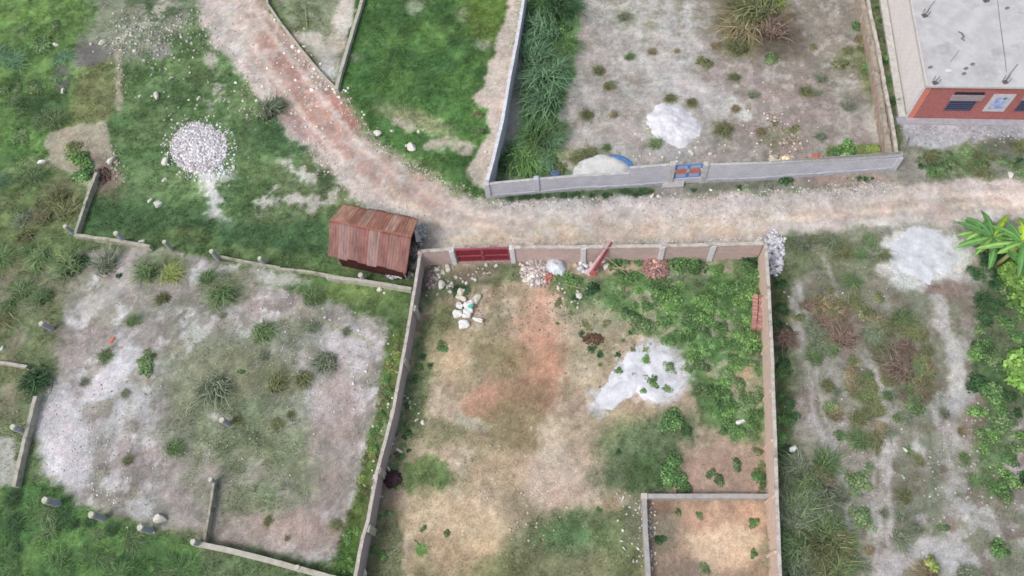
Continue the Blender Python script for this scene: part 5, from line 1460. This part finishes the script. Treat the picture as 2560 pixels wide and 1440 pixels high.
# singled out plants
for kd, pal, x, y, r, lab, zs in (
    ('t','grey',675,285,42,'big spiky grass tussock where turf meets the dirt road',.9),
    ('t','dark',700,262,26,'smaller dark tussock joined to the big roadside tussock',.9),
    ('t','blue',1370,200,62,'great fountain tussock of tall grass inside the blue grey wall',1),
    ('t','blue',1365,262,55,'broad tall grass clump below the fountain tussock',1),
    ('t','blue',1360,90,55,'tall grass clump near the top of the strip along the wall',1),
    ('t','dark',1390,30,50,'dark tall grass clump at the top edge of the strip',1),
    ('t','blue',1330,150,44,'tall grass clump touching the blue grey wall',1),
    ('t','green',1415,120,36,'green grass clump on the outer side of the strip',.9),
    ('t','green',1345,350,48,'tall grass clump in the lower part of the strip',1),
    ('t','bright',1310,400,44,'lush grass clump in the corner of the two grey walls',.9),
    ('t','dark',1275,410,34,'dark grass clump right in the wall corner',.9),
    ('t','mid',1385,320,36,'pale green grass clump bordering the dry plot',.8),
    ('l','green',1360,400,34,'leafy clump behind the grey wall, left of the blue bundle',.8),
    ('l','olive',1400,425,26,'dull weed clump left of the white cover',.8),
    ('t','olive',1475,385,30,'thin olive tuft above the white cover',.7),
    ('t','olive',1450,400,22,'small olive tuft left above the white cover',.7),
    ('t','olive',1500,180,16,'small tuft on the dry plot, uppermost of three',.7),
    ('l','olive',1500,182,14,'little round weed with yellowish heart on the dry plot',.8),
    ('t','olive',1520,215,18,'pale tuft just below the round weed',.6),
    ('t','mid',1570,145,16,'faint tuft with a thin stem on the dry plot',.6),
    ('l','olive',1760,160,26,'grey green bushlet in the middle of the scrubby plot',.8),
    ('t','olive',1840,195,18,'small tuft in reddish soil of the scrubby plot',.7),
    ('t','olive',1730,255,18,'green tuft above the white sand heap',.6),
    ('t','mid',1640,365,20,'tuft at the lower left foot of the white sand heap',.7),
    ('t','olive',1815,325,28,'olive tuft right of the white sand heap',.7),
    ('t','mid',1520,370,14,'small tuft near the blue tarpaulin',.7),
    ('l','yell',1945,10,26,'yellowish scrub at the top edge of the plot',.8),
    ('t','olive',1895,40,66,'large olive brown scrub clump at the top of the plot',.8),
    ('t','dry',1860,75,48,'dry brown scrub clump left of the dark one',.8),
    ('t','red',1925,85,44,'dark reddish brown scrub clump',.8),
    ('t','olive',1850,125,34,'olive scrub tuft trailing below the brown clump',.7),
    ('l','mid',1930,150,26,'small green weed below the brown scrub',.8),
    ('l','olive',2100,160,26,'yellow green weed in stony soil by the crumbling wall',.8),
    ('l','mid',2140,65,24,'bright weed against the crumbling wall, upper one',.9),
    ('l','green',2170,170,26,'green weed strip against the crumbling wall, lower one',.9),
    ('t','olive',2010,230,20,'pale drooping tuft on grey soil',.7),
    ('l','bright',2115,372,30,'bright leafy clump behind the grey wall near its right end',.9),
    ('l','green',2090,385,22,'green clump leaning over the grey wall by the bag',.9),
    ('l','yell',2180,378,28,'yellow green clump in the corner by the stone walls',.7),
    ('l','bright',2222,150,17,'bright rounded weed between stone wall and house',1),
    ('l','green',2218,205,16,'green weed below the bright one beside the house',.8),
    ('t','dark',2236,255,16,'dark blueish tuft by the house corner',.8),
    ('l','dark',1965,450,22,'dark green weed rooted at the foot of the grey wall',.9),
    ('l','mid',2370,410,24,'weed patch on the verge before the house',.7),
    ('l','green',2330,430,24,'green weed patch by the roadside, near the stone wall end',.7),
    ('l','mid',2445,415,26,'weed patch on the verge under the framed window',.7),
    ('l','olive',1195,285,20,'pale olive shrublet on the sandy strip edge',1),
    ('l','mid',1200,330,20,'green shrublet under the pale olive one',.9),
    ('t','green',1355,20,40,'dark green tall grass touching the picture top',1),
    ('t','mid',182,672,46,'brown hearted tussock left of the white gap in scrub',.8),
    ('t','grey',270,668,42,'large drooping green tussock beneath the stub beam',.8),
    ('t','dark',210,650,24,'dark tuft between two large tussocks',.8),
    ('t','mid',375,680,38,'wide tussock with blueish blades under the broken beam',.7),
    ('t','yell',425,690,30,'yellow green tussock right of the wide one',.7),
    ('t','olive',412,748,24,'tuft on grey soil with a brown heart',.7),
    ('t','mid',330,808,20,'little dark hearted tuft on grey soil',.7),
    ('t','mid',560,735,40,'green tussock patch above the white sand streak',.7),
    ('t','mid',520,700,26,'leaning green tuft beside the half buried beam',.7),
    ('l','mid',372,918,30,'dark leafy weed with brown edge in the plot',.9),
    ('l','mid',368,900,26,'green leafy weed growing through the dark one',.8),
    ('t','grey',540,968,48,'bright tussock with long combed blades in mid plot',.8),
    ('t','mid',655,828,36,'soft tussock in the upper right of the plot',.7),
    ('t','grey',820,905,38,'tussock with yellow tips near the long wall',.7),
    ('t','olive',760,945,32,'dull tussock left below the yellow tipped one',.7),
    ('l','mid',603,930,14,'small round dark weed alone',.8),
    ('t','mid',432,1125,26,'round dark tuft on brown soil',.9),
    ('t','mid',780,750,30,'green tussock right of the sand streak under the shack',.7),
    ('t','olive',690,965,36,'grey green tuft patch in mid plot',.6),
    ('t','mid',260,890,22,'tuft beneath the orange scrap',.6),
    ('t','dark',95,950,46,'dark combed tussock between the short beam and left beam',.8),
    ('t','olive',150,500,34,'dull tussock beside the dead branches',.8),
    ('l','bright',200,405,38,'bright green bush on the bare patch, upper part',1.1),
    ('l','green',215,440,36,'darker lobe of the bush on the bare patch',1),
    ('l','olive',190,370,26,'sparse yellowish top of the bush on the bare patch',.7),
    ('l','dark',300,690,12,'tiny dark weed on the sandy gap',.7),
    ('l','bright',1432,638,17,'bright weed climbing the inside of the front wall',1.6),
    ('l','bright',1390,696,16,'bright yellow green weed below the whitish heap',.9),
    ('l','green',1425,698,32,'wide green weed left of the red steel foot',.8),
    ('l','dark',1480,722,26,'dark thin weed under the red steel foot',.8),
    ('l','green',1545,655,34,'dark green weed between steel and brick rubble',1),
    ('l','green',1595,640,26,'weed against the front wall left of the brick rubble',1),
    ('l','green',1580,690,34,'big leafy weed left of the brick rubble',.9),
    ('l','green',1700,655,38,'dense weed right of the brick rubble',1),
    ('l','green',1745,665,36,'dense weed under the fourth pillar of the front wall',1),
    ('l','bright',1790,672,22,'bright weed at the foot of the fifth pillar',.9),
    ('l','bright',1830,640,24,'bright weed against the front wall near the yard corner',1),
    ('l','dark',1875,650,32,'dark weed filling the yard corner',1),
    ('l','green',1885,700,30,'green weed beside the wall kink',1),
    ('l','bright',1670,750,36,'bright yellow green weed in the middle of the weedy yard',.9),
    ('l','bright',1875,865,32,'vivid green weed below the brick stack',1.1),
    ('l','bright',1850,845,24,'vivid weed left below the brick stack',1),
    ('l','bright',1617,900,16,'round green weed on the white sand heap, upper',.8),
    ('l','green',1545,930,14,'weed on the left edge of the white sand heap',.8),
    ('l','green',1625,955,24,'wide weed on the white sand heap, middle',.6),
    ('l','mid',1665,975,16,'ring shaped weed on the right of the white sand heap',.5),
    ('l','dark',1583,935,8,'tiny weed tuft on white sand, left of the wide one',.6),
    ('l','green',1612,978,14,'dark weed at the lower edge of the white sand heap',.6),
    ('l','mid',1675,920,16,'pale weed at the right edge of the white sand heap',.6),
    ('l','green',1690,1055,38,'large blueish green weed left of the plastic bag',.9),
    ('l','dark',1720,1075,22,'darker weed joined to the large blueish one',.8),
    ('l','green',1678,1200,40,'large leafy weed just above the low wall corner',.9),
    ('l','green',1705,1215,30,'leafy weed hugging the low wall',.9),
    ('l','green',1680,1150,28,'green weed above the large leafy one',.9),
    ('l','mid',1800,1200,24,'grey green weed touching the low wall, right part',.8),
    ('l','mid',1775,1185,18,'small weed up left of the grey green one',.8),
    ('l','mid',1842,1160,22,'round weed on reddish soil',.9),
    ('l','green',1895,1195,26,'green weed at the pale pink wall above the low wall',1),
    ('l','dark',1650,1350,20,'green weed inside the low walled pen',.8),
    ('l','mid',1697,1280,14,'small weed in the top of the low walled pen',.8),
    ('l','mid',1747,1290,13,'second small weed in the top of the pen',.7),
    ('l','green',1885,1310,18,'green weed in the pen by the pale pink wall',.7),
    ('l','green',1882,1382,14,'little bright weed low in the pen',.8),
    ('l','mid',1765,1420,18,'weed at the bottom of the pen',.8),
    ('l','mid',1118,1335,14,'little weed on yellow sand, right one',.7),
    ('l','mid',1060,1320,12,'little weed on yellow sand, left one',.6),
    ('t','bright',1053,1380,16,'thin bright tuft near the small dark stick',.5),
    ('l','dark',1545,1130,12,'pale hearted weed on the dark turf patch',.7),
    ('l','green',1110,870,22,'dark green weed patch inside the long wall',.6),
    ('l','dark',1150,730,28,'dark weed beside the small yellowish sack',.5),
    ('l','dark',970,1145,12,'tiny dark weed between wall and slim stone',.8),
    ('l','green',1495,1275,12,'small weed near the pale soil above the dark turf',.7)):
    plant(kd, pal, x, y, r, lab, zs=zs)

# regional scatters
def inpoly(x, y, pts):
    ins = False; n = len(pts)
    for i in range(n):
        x0, y0 = pts[i]; x1, y1 = pts[(i + 1) % n]
        if (y0 > y) != (y1 > y) and x < (x1 - x0) * (y - y0) / (y1 - y0 + 1e-9) + x0: ins = not ins
    return ins
def scatter(pts, n, kinds, lo, hi, label, group, zs=.8, seed=1, mind=.55):
    rr = random.Random(seed); xs = [p[0] for p in pts]; ys = [p[1] for p in pts]; put_ = []; tries = 0
    while len(put_) < n and tries < n * 60:
        tries += 1; x, y = rr.uniform(min(xs), max(xs)), rr.uniform(min(ys), max(ys))
        if not inpoly(x, y, pts): continue
        r = rr.uniform(lo, hi)
        if any((x - a) ** 2 + (y - b) ** 2 < (mind * (r + c)) ** 2 for a, b, c in put_): continue
        put_.append((x, y, r)); kd, pal = rr.choice(kinds)
        plant(kd, pal, x, y, r, label, group=group, zs=zs * rr.uniform(.8, 1.2))
scatter([(1540,680),(1640,700),(1760,690),(1895,720),(1872,900),(1895,1000),(1895,1090),(1780,1085),(1745,980),(1700,880),(1620,820),(1540,790)], 72, [('l','green'),('l','mid'),('l','green'),('l','bright')], 16, 34, 'leafy green weed in the dense growth along the pale pink wall', 'weeds filling the yard side', seed=1, mind=.42)
scatter([(1380,740),(1560,760),(1650,860),(1500,930),(1400,860)], 18, [('l','mid'),('l','dark'),('l','olive')], 8, 16, 'low dull weed on the pale soil of the upper yard', 'low weeds on pale yard soil', zs=.5, seed=2)
scatter([(1905,1100),(1890,1110),(1895,1240),(1912,1240)], 5, [('l','bright'),('l','olive')], 12, 18, 'small weed at the foot of the pale pink wall', 'weeds at the foot of the pale pink wall', seed=3)
scatter([(1938,690),(1965,690),(1985,1100),(1995,1440),(1955,1440)], 26, [('l','dark'),('l','green'),('l','dark')], 18, 30, 'dark leafy weed on the outer side of the pale pink wall', 'weeds outside the pale pink wall', seed=4, mind=.45)
scatter([(1960,1180),(2060,1160),(2110,1440),(1965,1440)], 26, [('t','olive'),('t','grey'),('t','grey'),('t','mid')], 30, 54, 'long straggling grass clump in the lower scrub lot', 'straggling grass of the scrub lot', zs=.9, seed=5, mind=.38)
scatter([(1990,600),(2200,600),(2260,760),(2340,800),(2330,960),(2200,1000),(2050,980),(1990,800)], 48, [('t','olive'),('t','mid'),('t','grey'),('l','olive'),('t','grey')], 14, 34, 'dry green scrub tuft on the sandy lot below the road', 'scrub tufts of the sandy lot', zs=.5, seed=6, mind=.42)
scatter([(2000,980),(2440,980),(2440,1440),(2120,1440)], 34, [('t','olive'),('t','mid'),('t','grey'),('t','dry'),('l','mid'),('t','grey')], 12, 36, 'scattered tuft on the pale ground of the lower scrub lot', 'tufts of the lower scrub lot', zs=.6, seed=7)
scatter([(2430,760),(2560,700),(2590,1250),(2480,1240),(2430,1040)], 34, [('l','green'),('l','mid'),('l','dark'),('l','bright')], 18, 36, 'leafy weed in the dark green growth of the far right', 'weeds in the right hand growth', zs=.9, seed=8)
scatter([(2440,640),(2560,640),(2560,760),(2430,760)], 8, [('l','dark'),('t','dark')], 20, 34, 'dark weed in the shade behind the banana plants', 'dark weeds behind the banana plants', seed=9)
scatter([(0,60),(180,60),(150,300),(0,620)], 20, [('l','mid'),('t','mid'),('t','blue'),('l','mid')], 20, 40, 'soft green weed clump in the rank growth at the far left', 'rank growth at the far left', zs=.32, seed=10, mind=.5)
scatter([(0,620),(110,600),(130,800),(0,840)], 8, [('t','olive'),('t','mid'),('t','grey')], 20, 36, 'dull tuft in the growth left of the scrubby plot', 'dull tufts left of the scrubby plot', zs=.6, seed=11)
scatter([(60,480),(160,460),(170,560),(60,600)], 6, [('t','olive'),('t','grey')], 20, 34, 'pale tuft near the beam corner', 'pale tufts near the beam corner', zs=.6, seed=12)
scatter(SWP, 14, [('t','olive'),('t','grey'),('t','grey')], 8, 20, 'small thin tuft on the bare soil of the scrubby plot', 'thin tufts of the scrubby plot', zs=.5, seed=13)
scatter([(985,850),(1003,860),(975,1010),(945,1110),(915,1250),(893,1240),(925,1090),(955,960)], 24, [('l','yell'),('l','green'),('l','olive')], 10, 17, 'small yellow green weed outside the long pink wall', 'weeds outside the long pink wall', zs=.9, seed=14, mind=.4)
scatter([(1020,990),(1045,860),(1080,900),(1050,1000),(1030,1080),(980,1340),(925,1440),(935,1340),(985,1150)], 24, [('l','green'),('l','dark'),('l','mid')], 9, 19, 'low weed along the inner foot of the long pink wall', 'weeds inside the long pink wall', zs=.6, seed=15)
scatter([(1340,20),(1430,10),(1430,180),(1400,260),(1385,400),(1260,440),(1290,330),(1320,180)], 22, [('t','blue'),('t','mid'),('l','green'),('t','blue')], 24, 40, 'tall grass clump filling the strip inside the blue grey wall', 'tall grass of the strip', zs=.9, seed=16, mind=.4)
scatter([(1480,20),(1800,20),(1780,220),(1560,300),(1450,350)], 7, [('t','olive'),('t','grey'),('t','dry')], 8, 20, 'tiny dry tuft on the grey ground of the walled plot', 'tiny tufts of the walled plot', zs=.5, seed=17)
scatter([(1760,160),(2160,60),(2190,340),(1900,380),(1780,300)], 15, [('t','olive'),('t','dry'),('l','olive'),('t','grey')], 10, 26, 'brownish tuft on the reddish side of the walled plot', 'brownish tufts of the walled plot', zs=.55, seed=18)
scatter([(2180,20),(2222,20),(2245,180),(2262,300),(2245,310),(2212,160)], 14, [('l','mid'),('l','dark'),('l','olive')], 9, 15, 'small weed in the gap between stone walls and house', 'weeds in the gap by the house', zs=.8, seed=19)
scatter([(2300,380),(2560,370),(2560,440),(2290,440)], 20, [('l','mid'),('l','dark'),('t','olive')], 12, 24, 'verge weed between the house and the road', 'verge weeds before the house', zs=.5, seed=20)
scatter([(1250,490),(1630,478),(1630,486),(1250,500)], 20, [('l','dark'),('t','dark')], 7, 12, 'low dark weed at the roadside foot of the grey wall', 'weeds at the foot of the grey wall', zs=.7, seed=21, mind=.4)
scatter([(1720,468),(1980,452),(2200,440),(2200,448),(1960,468),(1720,480)], 12, [('l','grey'),('l','dark')], 8, 14, 'grey green verge weed right of the ramp slab', 'verge weeds right of the ramp slab', zs=.6, seed=22)
scatter([(0,1200),(120,1260),(320,1330),(480,1380),(500,1440),(0,1440)], 26, [('t','green'),('t','mid'),('t','dark')], 16, 34, 'soft turf tuft in the lower left green', 'turf tufts of the lower left', zs=.35, seed=23)
scatter([(850,1340),(900,1320),(880,1440),(830,1440)], 8, [('l','bright'),('l','green')], 10, 20, 'bright weed at the bottom outside the long wall', 'bright weeds at the bottom', seed=24)

# only the 290 largest weeds stay things of their own; the smallest become one mass of undergrowth
ws = [o for o in COL.objects if o.name.startswith('leafy_weed')]
small = sorted([o for o in ws if 'group' in o], key=lambda o: o.scale[0])[:max(0, len(ws) - 285)]
Vs, Fs, Cs = [], [], []; nb = 0
for o in small:
    me = o.data; k = len(me.vertices); v = np.empty(k * 3, np.float32); me.vertices.foreach_get('co', v); v = v.reshape(-1, 3)
    M4 = np.array(Matrix.LocRotScale(o.location, o.rotation_euler, o.scale)); v = v @ M4[:3, :3].T + M4[:3, 3]
    f = np.empty(len(me.loops), np.int32); me.loops.foreach_get('vertex_index', f); f = f.reshape(-1, 4) + nb; c = np.empty(k * 4, np.float32); me.color_attributes['Col'].data.foreach_get('color', c)
    Vs.append(v); Fs.append(f); Cs.append(c.reshape(-1, 4)[:, :3] * R.uniform(.85, 1.12)); nb += k
    bpy.data.objects.remove(o)
if small:
    o = big_mesh('undergrowth', np.concatenate(Vs), np.concatenate(Fs), np.concatenate(Cs), LM)
    tag(o, 'small leafy undergrowth sprinkled between the bigger weeds', 'undergrowth', kind='stuff')

# bushes with stems, upper right growth
def bush(px, py, r, pal, label, hgt=1.5, seed=1):
    p = G(px, py); s = r / SCL(px, py)
    e = empty('bush', (p.x, p.y, gz(p)), label, 'bush')
    me = leaf_mesh(seed, PALS[pal], n=900, leaf=.17, hgt=hgt / s * .8, lobes=11)
    o = bpy.data.objects.new('foliage', me); COL.objects.link(o); o.parent = e; o.scale = (s, s, s)
    m = MB(); rr = random.Random(seed)
    for i in range(5):
        a = rr.uniform(0, 6.28); m.tube([(0, 0, -.05), (cos(a) * .2 * s, sin(a) * .2 * s, hgt * .4), (cos(a) * .45 * s, sin(a) * .45 * s, hgt * .75)], [.04, .03, .015], 5)
    st = m.build('stem', M_wood); st.parent = e; return e
bush(2542, 712, 66, 'lime', 'bright green broad leaved bush below the banana plants', 1.6, 71)
bush(2512, 690, 30, 'lime', 'light green lobe bush touching the banana stem', 1.3, 72)
bush(2556, 940, 66, 'lime', 'yellow green bush at the right picture edge', 1.6, 73)
bush(2440, 870, 34, 'green', 'mid green bush left of the yellow green one', .9, 74)
bush(2495, 1375, 30, 'green', 'dark glossy bush low on the right lot', .8, 75)
bush(2325, 1412, 24, 'yell', 'yellow green bushlet at the bottom of the sandy lot', .6, 76)
bush(2500, 1225, 34, 'green', 'green bush in the growth of the lower right', .9, 77)
bush(2475, 980, 34, 'green', 'green bush above the round pale rock', .9, 78)

# banana plants
M_ban = leaf_mat('banana_leaf', vary=.2, rough=.4, tl=.35)
def banana(px, py, h, n, label, seed, L0=1.7, lean=(0, 0)):
    rr = random.Random(seed); p = G(px, py); e = empty('banana_plant', (p.x, p.y, gz(p)), label, 'banana plant')
    m = MB(); top = Vector((lean[0], lean[1], h))
    m.tube([Vector((0, 0, -.1)), top * .5 + Vector((.03, 0, 0)), top], [.16, .12, .08], 9, col=tuple(lin((168, 176, 116))))
    o = m.build('pseudostem', mat('banana_stem', (176, 182, 120), (140, 128, 84), 4, stretch=(1, 1, .3)), smooth=True); o.parent = e
    for i in range(n):
        a = 2 * pi * i / n * 1.0 + rr.uniform(-.3, .3); Ln = L0 * rr.uniform(.75, 1.15); up = rr.uniform(.15, .7); W = .21 * rr.uniform(.85, 1.2)
        base = np.array((168, 200, 70)) if i == 2 else np.array(rr.choice([(112,160,88),(130,172,92),(102,148,88),(144,184,106)]))
        V = []; C = []; Fc = []; K = 16
        for j in range(K + 1):
            t = j / K; r = Ln * t; z = top.z + up * sin(min(t * 1.9, pi) ) * .8 - .55 * t * t * Ln * .6
            w = W * (sin(pi * min(1, .06 + t * .96)) ** .6) * (.15 if t < .12 else 1)
            c_ = Vector((top.x + cos(a) * r, top.y + sin(a) * r, z)); sdv_ = Vector((-sin(a), cos(a), 0))
            for q, dz in ((-1, -.10), (-.5, -.015), (0, -.03), (.5, -.015), (1, -.10)):
                v = c_ + sdv_ * w * q + Vector((0, 0, dz * (w / W) * 1.2 + (.025 * sin(j * 2.3 + q * 5) if abs(q) == 1 else 0)))
                V.append(tuple(v)); C.append(base * (1.3 if q == 0 else rr.uniform(.88, 1.08)))
        for j in range(K):
            for q in range(4):
                if q in (0, 3) and rr.random() < .10: continue
                b = j * 5 + q; Fc.append((b, b + 1, b + 6, b + 5))
        o = big_mesh('frond', V, Fc, lin(np.clip(np.array(C, float), 5, 245)), M_ban, smooth=False); o.parent = e
    return e
banana(2448, 628, 1.7, 12, 'left banana plant with a yellow young leaf by the white sand', 4, 2.4)
banana(2492, 662, 2.6, 10, 'taller banana plant with a bare pale trunk', 9, 2.3, (.25, .1))
banana(2432, 604, 1.2, 8, 'short banana sucker nearest the road', 14, 1.4)
banana(2536, 650, 2.4, 9, 'banana plant cut by the right picture edge', 21, 1.9)

# dead palm like bundles and branches in the scrub lot
for px, py, r, lab in ((2108,850,40,'pinkish brown dead frond bundle in the scrub lot'), (2250,925,44,'red brown dead bush in the scrub lot'), (1965,840,34,'brown dead frond fan outside the pale pink wall'), (2040,1205,34,'pale brown dead tuft in straggling grass'), (2070,1370,30,'rusty dead tuft at the bottom of the lot'), (2290,985,24,'small red brown dead tuft'), (105,545,22,'dead brown branch tuft near the beam corner stub')):
    plant('t', 'red', px, py, r, lab, cat='dead plant', zs=.6, name='dead_tuft')
scatter([(2010,720),(2340,800),(2330,1080),(2120,1120),(2030,980)], 30, [('t','dry'),('t','olive'),('t','red')], 16, 30, 'dry brownish tuft among the green scrub of the sandy lot', 'dry tufts of the sandy lot', zs=.45, seed=31, mind=.4)
# orange scrap on the plot
rock(280, 852, 12, 'orange red scrap lying on the grey soil', flat=.35, asp=.4, mesh=rock_mesh('scrap', 41, 2, .5, (214,120,96)), name='scrap', cat='scrap')
print('plants', NP)
